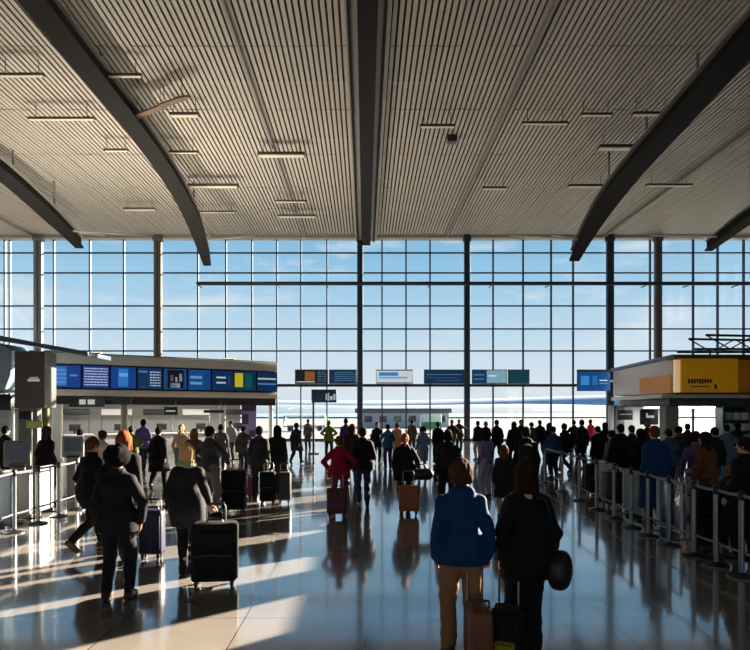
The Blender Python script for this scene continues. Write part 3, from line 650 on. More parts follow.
# ------------------------------------------------------------------ PEOPLE: implicit surfaces meshed as one continuous skin
class Vox:
    def __init__(s, lo, hi, h):
        s.h = h; s.lo = np.array(lo, float) - 3*h
        s.n = np.ceil((np.array(hi, float) + 3*h - s.lo) / h).astype(int) + 1
        s.d = np.full(s.n, 0.5, np.float32)
    def _win(s, lo, hi):
        i0 = np.clip(np.floor((np.array(lo) - s.lo)/s.h).astype(int), 0, s.n); i1 = np.clip(np.ceil((np.array(hi) - s.lo)/s.h).astype(int) + 1, 0, s.n)
        if np.any(i1 <= i0): return None
        ax = [s.lo[k] + s.h*np.arange(i0[k], i1[k]) for k in range(3)]
        P = np.meshgrid(*ax, indexing='ij', sparse=True)
        return (slice(i0[0], i1[0]), slice(i0[1], i1[1]), slice(i0[2], i1[2])), P
    def _comb(s, sl, nd, k, op):
        a = s.d[sl]
        if op == 'sub': nd = -nd; r = np.maximum(a, nd) if k <= 0 else -s._smin(-a, -nd, k)
        elif op == 'int': r = np.maximum(a, nd)
        else: r = s._smin(a, nd, k)
        s.d[sl] = r
    @staticmethod
    def _smin(a, b, k):
        if k <= 0: return np.minimum(a, b)
        h = np.maximum(k - np.abs(a - b), 0) / k
        return np.minimum(a, b) - h*h*k*0.25
    def cone(s, a, b, ra, rb, k=0.02, op='add', sq=None):
        """tapered capsule; sq = (axis, factor): squash along a horizontal axis"""
        a = np.array(a, float); b = np.array(b, float)
        m = max(ra, rb) + max(k, 0) + 2*s.h
        w = s._win(np.minimum(a, b) - m, np.maximum(a, b) + m)
        if w is None: return
        sl, P = w
        d = b - a
        q = [P[i] - a[i] for i in range(3)]
        f = 1.0
        if sq is not None:
            ax, f = np.array(sq[0], float), sq[1]
            pr = q[0]*ax[0] + q[1]*ax[1] + q[2]*ax[2]; g = (f - 1.0)
            q = [q[i] + pr*ax[i]*g for i in range(3)]
            d = d + ax * (d @ ax) * g
        L2 = max(d @ d, 1e-9)
        t = np.clip((q[0]*d[0] + q[1]*d[1] + q[2]*d[2]) / L2, 0, 1)
        dist = np.sqrt((q[0]-t*d[0])**2 + (q[1]-t*d[1])**2 + (q[2]-t*d[2])**2) - (ra + (rb-ra)*t)
        s._comb(sl, (dist/max(f, 1.0)**0.5).astype(np.float32), k, op)
    def ell(s, c, r, k=0.02, op='add', R=None):
        c = np.array(c, float); r = np.array(r, float); m = r.max() + max(k, 0) + 2*s.h
        w = s._win(c - m, c + m)
        if w is None: return
        sl, P = w
        q = [P[i] - c[i] for i in range(3)]
        if R is not None: q = [R[0][i]*q[0] + R[1][i]*q[1] + R[2][i]*q[2] for i in range(3)]   # R^T q
        k0 = np.sqrt(sum((q[i]/r[i])**2 for i in range(3))); k1 = np.sqrt(sum((q[i]/r[i]**2)**2 for i in range(3))) + 1e-9
        s._comb(sl, (k0*(k0-1)/k1).astype(np.float32), k, op)
    def plane(s, p, n, k=0.0):
        """keep the half space on the -n side"""
        w = s._win(s.lo, s.lo + s.n*s.h); sl, P = w
        n = np.array(n, float); n /= np.linalg.norm(n)
        nd = (sum((P[i]-p[i])*n[i] for i in range(3))).astype(np.float32)
        s.d[sl] = np.maximum(s.d[sl], nd)
    def folds(s, amp, f=30, seed=0, zstretch=0.5):
        r = np.random.RandomState(seed); sl, P = s._win(s.lo, s.lo + s.n*s.h); tot = 0
        for _ in range(5):
            v = r.randn(3); v[2] *= zstretch; v = v/np.linalg.norm(v)*f*r.uniform(0.6, 1.6)
            tot = tot + np.sin(P[0]*v[0] + P[1]*v[1] + P[2]*v[2] + r.uniform(0, 6.28))
        near = np.abs(s.d) < 0.05
        s.d = np.where(near, s.d + (amp*tot/2.2).astype(np.float32), s.d)
    def mesh(s, name):
        d = s.d; d[0] = d[-1] = 0.5; d[:, 0] = d[:, -1] = 0.5; d[:, :, 0] = d[:, :, -1] = 0.5
        neg = d < 0
        nx, ny, nz = d.shape
        c = np.zeros((nx-1, ny-1, nz-1), np.int8)
        for dx in (0, 1):
            for dy in (0, 1):
                for dz in (0, 1): c += neg[dx:nx-1+dx, dy:ny-1+dy, dz:nz-1+dz]
        act = (c > 0) & (c < 8); idx = np.argwhere(act)
        if len(idx) == 0:
            return bpy.data.meshes.new(name)
        ids = np.full(act.shape, -1, np.int64); ids[act] = np.arange(len(idx))
        acc = np.zeros((len(idx), 3)); cnt = np.zeros(len(idx))
        I, J, K = idx.T
        for ax in range(3):
            o = [0, 1, 2]; o.remove(ax)
            for u in (0, 1):
                for v in (0, 1):
                    a = [I, J, K]; a = [q.copy() for q in a]; a[o[0]] += u; a[o[1]] += v
                    b = [q.copy() for q in a]; b[ax] += 1
                    da = d[a[0], a[1], a[2]]; db = d[b[0], b[1], b[2]]
                    x = (da < 0) != (db < 0)
                    t = np.where(x, da/np.where(x, da-db, 1), 0)
                    p = np.stack(a, 1).astype(float); p[:, ax] += t
                    acc[x] += p[x]; cnt[x] += 1
        V = s.lo + s.h*acc/cnt[:, None]
        faces = []
        for ax in range(3):
            o = [(ax+1) % 3, (ax+2) % 3]
            slA = [slice(None)]*3; slB = [slice(None)]*3; slA[ax] = slice(0, -1); slB[ax] = slice(1, None)
            cr = neg[tuple(slA)] != neg[tuple(slB)]
            e = np.argwhere(cr)
            ok = np.all((e[:, o] > 0), axis=1) & (e[:, o[0]] < d.shape[o[0]]-1) & (e[:, o[1]] < d.shape[o[1]]-1)
            e = e[ok]
            flip = neg[e[:, 0], e[:, 1], e[:, 2]]
            q = []
            for (u, v) in ((0,0),(1,0),(1,1),(0,1)):
                t = e.copy(); t[:, o[0]] -= u; t[:, o[1]] -= v
                q.append(ids[t[:, 0], t[:, 1], t[:, 2]])
            q = np.stack(q, 1); q[~flip] = q[~flip][:, ::-1]
            faces.append(q)
        Fq = np.concatenate(faces)
        m = bpy.data.meshes.new(name)
        m.vertices.add(len(V)); m.vertices.foreach_set('co', V.astype(np.float32).ravel())
        m.loops.add(Fq.size); m.loops.foreach_set('vertex_index', Fq.ravel().astype(np.int32))
        m.polygons.add(len(Fq)); m.polygons.foreach_set('loop_start', np.arange(0, Fq.size, 4, dtype=np.int32))
        m.polygons.foreach_set('loop_total', np.full(len(Fq), 4, np.int32))
        m.polygons.foreach_set('use_smooth', np.ones(len(Fq), bool))
        m.update(calc_edges=True); m.validate()
        return m

def A(*v): return np.array(v, float)
def nrm_(v): return v/np.linalg.norm(v)
def ik(a, t, l1, l2, pole):
    d = t - a; L_ = np.linalg.norm(d)
    if L_ > (l1+l2)*0.999: t = a + d/L_*(l1+l2)*0.999; d = t-a; L_ = np.linalg.norm(d)
    x = (l1*l1 - l2*l2 + L_*L_)/(2*L_); h = math.sqrt(max(l1*l1 - x*x, 0)); u = d/L_
    p = np.array(pole, float); p = p - u*(p@u); p = nrm_(p)
    return a + u*x + p*h, t

def skeleton(pose):
    """1.72 m figure facing +y, feet on z=0"""
    J = {}
    lean = pose.get('lean', 0.02); tw = pose.get('twist', 0.0)
    hz = pose.get('hip', 0.93)
    J['pel'] = A(0, 0, hz)
    up = nrm_(A(0, math.sin(lean), math.cos(lean)))
    r_ = A(math.cos(tw), math.sin(tw), 0)
    J['up'] = up; J['right'] = r_; J['fwd'] = np.cross(up, r_)
    J['waist'] = J['pel'] + up*0.15; J['chest'] = J['pel'] + up*0.34; J['neck'] = J['pel'] + up*0.52
    hp = J['neck'] + up*0.04 + A(0, 0.015, 0.04); J['headp'] = hp
    yaw, pit = pose.get('yaw', 0.0), pose.get('pitch', 0.0)
    Rz = np.array([[math.cos(yaw), -math.sin(yaw), 0],[math.sin(yaw), math.cos(yaw), 0],[0,0,1]])
    Rx = np.array([[1,0,0],[0,math.cos(pit),-math.sin(pit)],[0,math.sin(pit),math.cos(pit)]])
    J['HR'] = Rz @ Rx
    sw = pose.get('sw', 1.0)
    for s, n in ((-1, 'L'), (1, 'R')):
        sh = J['pel'] + up*0.435 + r_*(s*0.150*sw); J['sh'+n] = sh
        wr = np.array(pose.get('hand'+n, (s*0.225, 0.03, 0.855)), float)
        if 0.24 < abs(wr[0]) < 0.31: wr[0] *= 0.86
        el, wr = ik(sh, wr, 0.285, 0.255, pose.get('elb'+n, (s*0.3, -1.0, 0)))
        J['el'+n] = el; J['wr'+n] = wr
        hip = J['pel'] + A(s*0.09, 0, -0.02); J['hip'+n] = hip
        an = np.array(pose.get('foot'+n, (s*0.10, 0.0, 0.085)), float)
        kn, an = ik(hip, an, 0.43, 0.42, (s*0.08, 1.0, 0)); J['kn'+n] = kn; J['an'+n] = an
        fp, fy = pose.get('toe'+n, (0.0, s*-0.12))
        J['toe'+n] = an + A(-math.sin(fy)*math.cos(fp), math.cos(fy)*math.cos(fp), math.sin(fp))*0.15 + A(0, 0, -0.05*math.cos(fp))
        J['heel'+n] = an + A(math.sin(fy)*math.cos(fp), -math.cos(fy)*math.cos(fp), -math.sin(fp))*0.05 + A(0, 0, -0.045*math.cos(fp))
    return J
def bounds(J, keys, m=0.2):
    P = np.array([J[k] for k in keys]); return P.min(0) - m, P.max(0) + m
ALLK = ['pel','neck','headp','shL','shR','elL','elR','wrL','wrR','hipL','hipR','knL','knR','anL','anR','toeL','toeR']

def hand(v, J, n, pose, thick=1.0):
    s = -1 if n == 'L' else 1
    wr = J['wr'+n]; d = nrm_(wr - J['el'+n])
    grip = pose.get('grip'+n, 0.35)
    pn = np.array(pose.get('palm'+n, (-s, 0.0, 0.0)), float); pn = nrm_(pn - d*(pn@d)); t = np.cross(pn, d)*(1)
    th = np.array(pose.get('thumb'+n, (0, 1, 0.2)), float)
    if t @ th < 0: t = -t
    pc = wr + d*0.09
    for o_ in (-0.026, -0.009, 0.009, 0.026): v.cone(wr + d*0.012 + t*o_*0.55, wr + d*0.088 + t*o_, 0.017, 0.0135, 0.012, sq=(pn, 1.15))
    for o_, L_, r_ in ((0.030, 0.072, 0.0088), (0.010, 0.080, 0.009), (-0.011, 0.075, 0.0086), (-0.031, 0.059, 0.0078)):
        p = wr + d*0.086 + t*o_; dd = d; ang_ = 0
        for seg, (fr, cu) in enumerate(((0.45, 0.75), (0.31, 1.0), (0.24, 0.7))):
            ang_ += grip*cu*1.15; dd = d*math.cos(ang_) + pn*math.sin(ang_)
            q = p + dd*L_*fr; v.cone(p, q, r_*thick*(1-0.07*seg), r_*thick*(0.94-0.09*seg), 0.004); p = q
    p = wr + d*0.028 + t*0.022; q = p + d*0.03 + t*0.03 + pn*0.014; v.cone(p, q, 0.0145, 0.0115, 0.012)
    e = q + d*0.028 + t*0.010*(1-grip) + pn*0.018*(0.4+grip); v.cone(q, e, 0.0108*thick, 0.0095*thick, 0.004)
    e2 = e + d*0.02 + pn*0.012*(0.3+grip); v.cone(e, e2, 0.0095*thick, 0.0078*thick, 0.004)

def head(v, J):
    R = J['HR']; c = J['headp']
    def H(x, y, z): return c + R @ A(x, y, z)
    v.ell(H(0, -0.008, 0.105), (0.074, 0.094, 0.098), 0.02, R=R)
    v.ell(H(0, 0.028, 0.045), (0.056, 0.062, 0.070), 0.03, R=R)
    v.ell(H(0, 0.066, -0.004), (0.026, 0.020, 0.018), 0.025, R=R)
    v.ell(H(0, 0.072, 0.118), (0.05, 0.018, 0.014), 0.02, R=R)
    for s in (-1, 1):
        v.ell(H(s*0.031, 0.090, 0.094), (0.016, 0.012, 0.010), 0.012, 'sub', R)
        v.ell(H(s*0.031, 0.079, 0.094), (0.0125, 0.0125, 0.0115), 0.002, R=R)
        v.ell(H(s*0.040, 0.066, 0.066), (0.022, 0.018, 0.018), 0.02, R=R)
        v.ell(H(s*0.077, -0.012, 0.082), (0.010, 0.020, 0.031), 0.006, R=R)
        v.ell(H(s*0.085, -0.008, 0.084), (0.006, 0.010, 0.017), 0.004, 'sub', R)
    v.cone(H(0, 0.086, 0.098), H(0, 0.107, 0.062), 0.008, 0.0125, 0.012)
    for s in (-1, 1): v.ell(H(s*0.010, 0.098, 0.058), (0.008, 0.010, 0.007), 0.008, R=R)
    v.ell(H(0, 0.085, 0.030), (0.024, 0.011, 0.0065), 0.006, R=R); v.ell(H(0, 0.083, 0.018), (0.020, 0.012, 0.007), 0.006, R=R)
    v.ell(H(0, 0.0985, 0.0245), (0.022, 0.007, 0.0016), 0.002, 'sub', R)
    v.cone(J['neck'] + A(0, -0.005, -0.04), H(0, -0.018, 0.05), 0.062, 0.054, 0.03)

def body_mesh(J, pose, h, name='body'):
    lo, hi = bounds(J, ALLK, 0.17); lo[2] = min(lo[2], -0.01); hi[2] = max(hi[2], J['headp'][2] + 0.24)
    v = Vox(lo, hi, h); f = J['fwd']; r = J['right']; up = J['up']
    head(v, J)
    v.cone(J['pel'] - r*0.045, J['pel'] + r*0.045, 0.116, 0.116, 0.04, sq=(f, 1.1))
    v.cone(J['pel'], J['waist'], 0.124, 0.112, 0.04, sq=(f, 1.2))
    v.cone(J['waist'], J['chest'], 0.114, 0.128, 0.04, sq=(f, 1.2))
    v.cone(J['chest'] - r*0.05 + up*0.02, J['chest'] + r*0.05 + up*0.02, 0.098, 0.098, 0.04)
    v.cone(J['shL'] - up*0.02, J['shR'] - up*0.02, 0.045, 0.045, 0.04)
    v.cone(J['neck'] - up*0.06, J['neck'] + up*0.02, 0.075, 0.055, 0.04)
    for n in 'LR':
        v.cone(J['sh'+n], J['el'+n], 0.046, 0.036, 0.03); v.ell(J['sh'+n], (0.047,)*3, 0.02)
        m = J['el'+n]*0.7 + J['wr'+n]*0.3
        v.cone(J['el'+n], m, 0.035, 0.038, 0.02); v.cone(m, J['wr'+n], 0.038, 0.026, 0.02)
        hand(v, J, n, pose, 1.0 if h < 0.008 else 1.12)
        v.cone(J['hip'+n], J['kn'+n], 0.092, 0.058, 0.05)
        a, b = J['kn'+n], J['an'+n]; m = a*0.68 + b*0.32 - A(0, 0.012, 0)
        v.cone(a, m, 0.056, 0.058, 0.03); v.cone(m, b, 0.058, 0.037, 0.02)
        v.cone(b, J['toe'+n], 0.038, 0.027, 0.02); v.cone(b, J['heel'+n], 0.036, 0.033, 0.02)
    return v.mesh(name)

def jacket_mesh(J, st, h, name, seed=1):
    hem = st.get('hem', 0.82); off = st.get('off', 0.028)*0.72; flare = st.get('flare', 0.02)*0.8
    ks = ['pel','neck','shL','shR','elL','elR','wrL','wrR'] + (['knL','knR'] if hem < 0.75 else [])
    lo, hi = bounds(J, ks, 0.22); v = Vox(lo, hi, h); f = J['fwd']; r = J['right']; up = J['up']
    o = off
    v.cone(J['chest'] - r*0.05 + up*0.02, J['chest'] + r*0.05 + up*0.02, 0.100+o, 0.100+o, 0.03)
    v.cone(J['waist'], J['chest'], 0.116+o+st.get('waist', 0.01), 0.132+o, 0.03, sq=(f, 1.15))
    v.cone(J['pel'] - up*0.05, J['waist'], 0.13+o+flare, 0.118+o+st.get('waist', 0.01), 0.03, sq=(f, 1.1))
    v.cone(J['pel'] - r*0.045 - up*0.04, J['pel'] + r*0.045 - up*0.04, 0.118+o+flare*0.5, 0.118+o+flare*0.5, 0.03, sq=(f, 1.08))
    v.cone(J['shL'] - up*0.02 + r*0.01, J['shR'] - up*0.02 - r*0.01, 0.050+o*0.8, 0.050+o*0.8, 0.05)
    for n in 'LR': v.cone(J['neck'] + up*0.0, J['sh'+n] + up*0.0, 0.056+o*0.4, 0.046+o*0.6, 0.03)
    v.cone(J['neck'] - up*0.08, J['neck'] + up*0.01, 0.085+o*0.5, 0.060+o*0.4, 0.03)
    if hem < 0.86:
        for n in 'LR':
            t = (J['pel'][2] - hem + 0.05)/(J['pel'][2] - J['kn'+n][2]); q = J['hip'+n] + (J['kn'+n] - J['hip'+n])*min(t, 1.3)
            if hem < 0.42: q = J['kn'+n]*0.5 + J['an'+n]*0.5
            v.cone(J['hip'+n] + up*0.05, q, 0.098+o+flare*0.5, 0.09+o+flare*1.5, 0.14)
        k_ = (J['knL'] + J['knR'])/2; v.cone(J['pel'] - up*0.05, J['pel'] + (k_ - J['pel'])*min(1.0, max(0.2, (J['pel'][2]-hem)/0.43)), 0.116+o, 0.10+o+flare, 0.08, sq=(f, 1.2))
    for n in 'LR':
        v.cone(J['sh'+n], J['el'+n], 0.056+o*0.6, 0.045+o*0.6, 0.022); v.cone(J['el'+n], J['el'+n]*0.1+J['wr'+n]*0.9, 0.044+o*0.6, 0.034+o*0.5, 0.012)
    v.folds(st.get('fold', 0.005), st.get('ff', 34), seed)
    v.plane(A(0, 0, hem), A(0, -0.03, -1))
    v.cone(J['neck'] + up*0.03, J['neck'] + up*0.2, 0.058, 0.075, 0, 'sub')
    for n in 'LR':      # open cuffs
        w = J['wr'+n]; d = nrm_(w - J['el'+n])
    if st.get('hood'):
        v.cone(J['neck'] - f*0.06 + up*0.0 - r*0.05, J['neck'] - f*0.06 + r*0.05, 0.06, 0.06, 0.03)
    elif st.get('collar', True):
        for k in range(12):
            a0, a1 = k*math.pi/6, (k+1)*math.pi/6
            p = [J['neck'] + up*0.036 + r*0.066*math.cos(a) + f*(0.064*math.sin(a)-0.004) for a in (a0, a1)]
            v.cone(p[0], p[1], 0.022, 0.022, 0.012)
    return v.mesh(name)

def trousers_mesh(J, st, h, name, seed=2):
    lo, hi = bounds(J, ['pel','hipL','hipR','knL','knR','anL','anR'], 0.2); v = Vox(lo, hi, h); f = J['fwd']; r = J['right']
    o = st.get('loose', 0.018)*0.6; up = J['up']
    v.cone(J['pel'] - r*0.05, J['pel'] + r*0.05, 0.125+o, 0.125+o, 0.04, sq=(f, 1.1)); v.cone(J['pel'], J['waist'], 0.13+o*0.7, 0.116+o*0.6, 0.05, sq=(f, 1.18))
    for n in 'LR':
        a, b = J['kn'+n], J['an'+n]; m = a*0.65 + b*0.35 - A(0, 0.01, 0)
        v.cone(J['hip'+n], a, 0.096+o, 0.062+o, 0.035); v.cone(a, m, 0.062+o, 0.06+o, 0.03)
        v.cone(m, b + (a-b)*st.get('crop', 0.02), 0.060+o, st.get('cuff', 0.046)+o, 0.02)
    v.folds(st.get('tfold', 0.004), 42, seed, 1.4)
    v.plane(J['waist'] + up*0.03, up)
    return v.mesh(name)

def skirt_mesh(J, st, h, name, seed=3):
    hem = st.get('skirt', 0.5); lo, hi = bounds(J, ['pel','knL','knR','waist'], 0.25); v = Vox(lo, hi, h)
    k_ = (J['knL'] + J['knR'])/2
    v.cone(J['waist'], J['pel'], 0.135, 0.16, 0.04, sq=(J['fwd'], 1.15)); v.cone(J['pel'], k_, 0.165, 0.2, 0.05, sq=(J['fwd'], 1.1))
    for n in 'LR': v.cone(J['hip'+n], J['kn'+n], 0.11, 0.12, 0.1)
    v.folds(0.006, 40, seed, 0.15); v.plane(A(0,0,hem), A(0,0,-1)); v.plane(J['waist'] + J['up']*0.02, J['up'])
    return v.mesh(name)

def shoe_mesh(J, n, st, h, name='shoe'):
    an, toe, heel = J['an'+n], J['toe'+n], J['heel'+n]; d = nrm_(toe - heel); upn = nrm_(an - (toe+heel)/2 + 1e-6)
    boot = st.get('boot', 0.03)
    pts = np.array([an, toe, heel, J['kn'+n]*0.5 + an*0.5]); v = Vox(pts.min(0) - 0.1, pts.max(0) + 0.1, h)
    v.cone(heel + d*0.02, toe - d*0.01 , 0.040, 0.042, 0.02); v.cone(an, heel, 0.046, 0.043, 0.02); v.cone(an, toe - d*0.03, 0.046, 0.036, 0.03)
    v.cone(an, an + (J['kn'+n]-an)*boot/0.42, 0.048, 0.052 if boot > 0.1 else 0.047, 0.02)
    sole = (toe + heel)/2 - upn*0.037
    side = nrm_(np.cross(d, upn)); nn = np.cross(side, d); nn = nn if nn @ upn > 0 else -nn
    v.plane(toe - nn*0.034, -nn)
    top = an + (J['kn'+n]-an)*boot/0.42; v.plane(top, J['kn'+n]-an)
    return v.mesh(name)

def hair_mesh(J, kind, h, name, seed=5):
    R = J['HR']; c = J['headp']
    def H(x, y, z): return c + R @ A(x, y, z)
    big = 0.2 if kind == 'afro' else 0.16
    lo = c - A(big, big+0.03, 0.34 if kind in ('long', 'bob', 'shoulder') else 0.16); hi = c + A(big, big, 0.34)
    v = Vox(lo, hi, h)
    if kind == 'afro':
        v.ell(H(0, -0.03, 0.115), (0.150, 0.140, 0.132), 0.02, R=R)
        for k in range(26):
            r_ = random.Random(seed*50+k); a = r_.uniform(0, 6.28); e = r_.uniform(-0.5, 1.4)
            v.ell(H(0.128*math.cos(a)*math.cos(e), -0.03 + 0.122*math.sin(a)*math.cos(e), 0.115 + 0.115*math.sin(e)), (0.03,)*3, 0.03, R=R)
        v.ell(H(0, 0.15, 0.03), (0.085, 0.11, 0.11), 0.02, 'sub', R)
    elif kind == 'cap':
        v.ell(H(0, -0.008, 0.118), (0.084, 0.103, 0.095), 0.0, R=R); v.plane(H(0, 0, 0.105), R @ A(0, 0, -1))
        v.ell(H(0, 0.115, 0.112), (0.066, 0.075, 0.010), 0.012, R=R)
    elif kind == 'beanie':
        v.ell(H(0, -0.010, 0.125), (0.088, 0.106, 0.108), 0.0, R=R); v.plane(H(0, 0, 0.10), R @ A(0, 0.15, -1))
        for k in range(16):
            a0, a1 = k*math.pi/8, (k+1)*math.pi/8
            v.cone(H(0.081*math.cos(a0), -0.01+0.1*math.sin(a0), 0.112), H(0.081*math.cos(a1), -0.01+0.1*math.sin(a1), 0.112), 0.012, 0.012, 0.01)
    else:
        th = {'short': 0.010, 'crop': 0.005}.get(kind, 0.016)
        v.ell(H(0, -0.014, 0.108), (0.076+th, 0.094+th, 0.099+th), 0.02, R=R)
        if kind in ('short', 'crop'):
            v.ell(H(0, -0.055, 0.062), (0.066+th*0.6, 0.052, 0.066), 0.02, R=R)
        if kind in ('bob', 'long', 'shoulder'):
            L_ = {'bob': 0.02, 'shoulder': -0.06, 'long': -0.20}[kind]
            for x in (-0.06, -0.03, 0, 0.03, 0.06):
                yb = -0.075 + abs(x)*0.55
                v.cone(H(x, -0.055 + abs(x)*0.4, 0.10), H(x*1.12, yb - (0.0 if kind == 'bob' else 0.02), L_), 0.040, 0.030 if kind != 'long' else 0.024, 0.02)
            for s in (-1, 1):
                v.cone(H(s*0.078, 0.012, 0.12), H(s*0.086, 0.005, L_ + 0.02), 0.024, 0.022, 0.02)
        if kind in ('bun', 'pony'):
            v.ell(H(0, -0.055, 0.070), (0.064, 0.050, 0.066), 0.02, R=R)
        if kind == 'bun':
            v.ell(H(0, -0.118, 0.135), (0.042, 0.036, 0.040), 0.015, R=R)
        if kind == 'pony':
            v.cone(H(0, -0.105, 0.13), H(0, -0.15, 0.10), 0.022, 0.028, 0.01); v.cone(H(0, -0.15, 0.10), H(0, -0.125, -0.08), 0.030, 0.012, 0.015)
        # face opening
        v.ell(H(0, 0.122, 0.045), (0.070, 0.085, 0.098), 0.015, 'sub', R); 
        v.folds(0.0022, 110, seed, 0.12)
    return v.mesh(name)

def scarf_mesh(J, h, name):
    c = J['neck']; up, f, r = J['up'], J['fwd'], J['right']; v = Vox(c - 0.22, c + 0.22, h)
    for ring, (rr, dz, t) in enumerate(((0.092, 0.01, 0.030), (0.08, 0.045, 0.027))):
        for k in range(14):
            a0, a1 = k*math.pi/7, (k+1)*math.pi/7
            p = [c + up*(dz + 0.012*math.sin(a*2+ring)) + r*rr*math.cos(a) + f*(rr*math.sin(a)-0.005) for a in (a0, a1)]
            v.cone(p[0], p[1], t, t, 0.015)
    v.folds(0.004, 60, 4)
    return v.mesh(name)

# poses (figure faces +y)
WALK1 = dict(lean=0.05, hip=0.915, footL=(-0.09, 0.27, 0.105), toeL=(0.28, 0.1), footR=(0.09, -0.30, 0.17), toeR=(-0.75, -0.05), handL=(-0.27, -0.13, 0.88), handR=(0.27, 0.17, 0.90))
WALK2 = dict(lean=0.05, hip=0.915, footR=(0.09, 0.27, 0.105), toeR=(0.28, -0.1), footL=(-0.09, -0.30, 0.17), toeL=(-0.75, 0.05), handR=(0.27, -0.13, 0.88), handL=(-0.27, 0.17, 0.90))
STROLL = dict(lean=0.03, hip=0.925, footL=(-0.09, 0.14, 0.085), footR=(0.09, -0.16, 0.115), toeR=(-0.35, -0.05), handL=(-0.26, -0.06, 0.86), handR=(0.26, 0.09, 0.87))
STAND = dict()
REST = dict(hip=0.925, footL=(-0.13, 0.03, 0.085), footR=(0.10, -0.03, 0.085), handL=(-0.30, 0.08, 0.88), handR=(0.17, 0.27, 1.05), elbR=(0.8, -1, -0.3), gripR=0.6, yaw=0.35)
PHONE = dict(handR=(0.12, 0.22, 1.36), elbR=(1.0, -0.1, -0.6), palmR=(-1, 0, 0.3), gripR=0.8, pitch=-0.15, handL=(-0.28, 0.04, 0.87))
READ = dict(handL=(-0.10, 0.30, 1.15), handR=(0.11, 0.30, 1.14), elbL=(-0.9, -0.4, -0.7), elbR=(0.9, -0.4, -0.7), gripL=0.7, gripR=0.7, pitch=-0.35, palmL=(0.4,-0.2,1), palmR=(-0.4,-0.2,1))
AKIMBO = dict(handL=(-0.17, 0.06, 1.02), handR=(0.17, 0.06, 1.02), elbL=(-1, -0.6, 0), elbR=(1, -0.6, 0), footL=(-0.13, 0, 0.085), footR=(0.13, 0, 0.085), hip=0.92)
PULLR = dict(WALK1, handR=(0.27, -0.24, 0.84), elbR=(0.4, -1, 0), palmR=(0, 1, 0.2), gripR=1.0)
PULLL = dict(WALK2, handL=(-0.27, -0.24, 0.84), elbL=(-0.4, -1, 0), palmL=(0, 1, 0.2), gripL=1.0)

def build_parts(pose, style, h):
    """meshes of a figure and its clothes: [(part name, mesh, colour key)]"""
    J = skeleton(pose); P = [('body', body_mesh(J, pose, h), 'skin')]
    top = style.get('top', 'jacket')
    P.append((top, jacket_mesh(J, style, h*1.15, top, style.get('seed', 1)), 'top'))
    if 'skirt' in style:
        P.append(('skirt', skirt_mesh(J, style, h*1.15, 'skirt'), 'bottom'))
    else:
        P.append(('trousers', trousers_mesh(J, style, h*1.15, 'trousers', style.get('seed', 1)+3), 'bottom'))
    for n in 'LR': P.append(('shoe', shoe_mesh(J, n, style, h*0.95), 'shoe'))
    hk = style.get('hair', 'short')
    if hk in ('cap', 'beanie'):
        P.append(('hair', hair_mesh(J, 'crop', h*0.95, 'hair'), 'hair')); P.append((hk if hk == 'beanie' else 'cap', hair_mesh(J, hk, h*0.9, hk), 'hat'))
    else: P.append(('hair', hair_mesh(J, hk, h*0.95, 'hair', style.get('seed', 1)), 'hair'))
    if style.get('scarf'): P.append(('scarf', scarf_mesh(J, h*0.9, 'scarf'), 'scarf'))
    eyes = MB()
    R = J['HR']; c = J['headp']
    for s in (-1, 1):
        p = c + R @ A(s*0.031, 0.0885, 0.094); e = MB().lathe([(0.0006, -0.0052), (0.0036, -0.0036), (0.0052, 0), (0.0036, 0.0036), (0.0006, 0.0052)], tuple(p), 10)
        P.append(('eye', e.mesh('eye'), 'eye'))
    return P
DEFCOL = dict(skin=(196, 150, 124), top=(30, 30, 33), bottom=(28, 28, 32), shoe=(24, 22, 22), hair=(40, 30, 26), hat=(26, 26, 30), scarf=(200, 196, 180), eye=(28, 22, 20))
def mat_for(key, rgb):
    return {'skin': skin, 'hair': hairm, 'shoe': leather, 'eye': leather}.get(key, cloth)(rgb)
def place(parts, label, px, Y, H=1.72, rz=0.0, cols=None, group=None):
    cols = dict(DEFCOL, **(cols or {})); s = H/1.725
    root = None
    for nm, me, key in parts:
        if root is None:
            o = bpy.data.objects.new('person', me); root = o
            o.location = (X(px, Y), Y, 0); o.rotation_euler = (0, 0, rz); o.scale = (s, s, s); tag(o, label, 'person', group)
        else:
            o = bpy.data.objects.new(nm, me); o.parent = root
        C.objects.link(o)
        if not me.materials: me.materials.append(None)
        o.material_slots[0].link = 'OBJECT'; o.material_slots[0].material = mat_for(key, cols[key])
    return root
def hero(label, px, Y, H, rz, pose, style, cols, h=0.009, group=None):
    return place(build_parts(pose, style, h), label, px, Y, H, rz, cols, group)

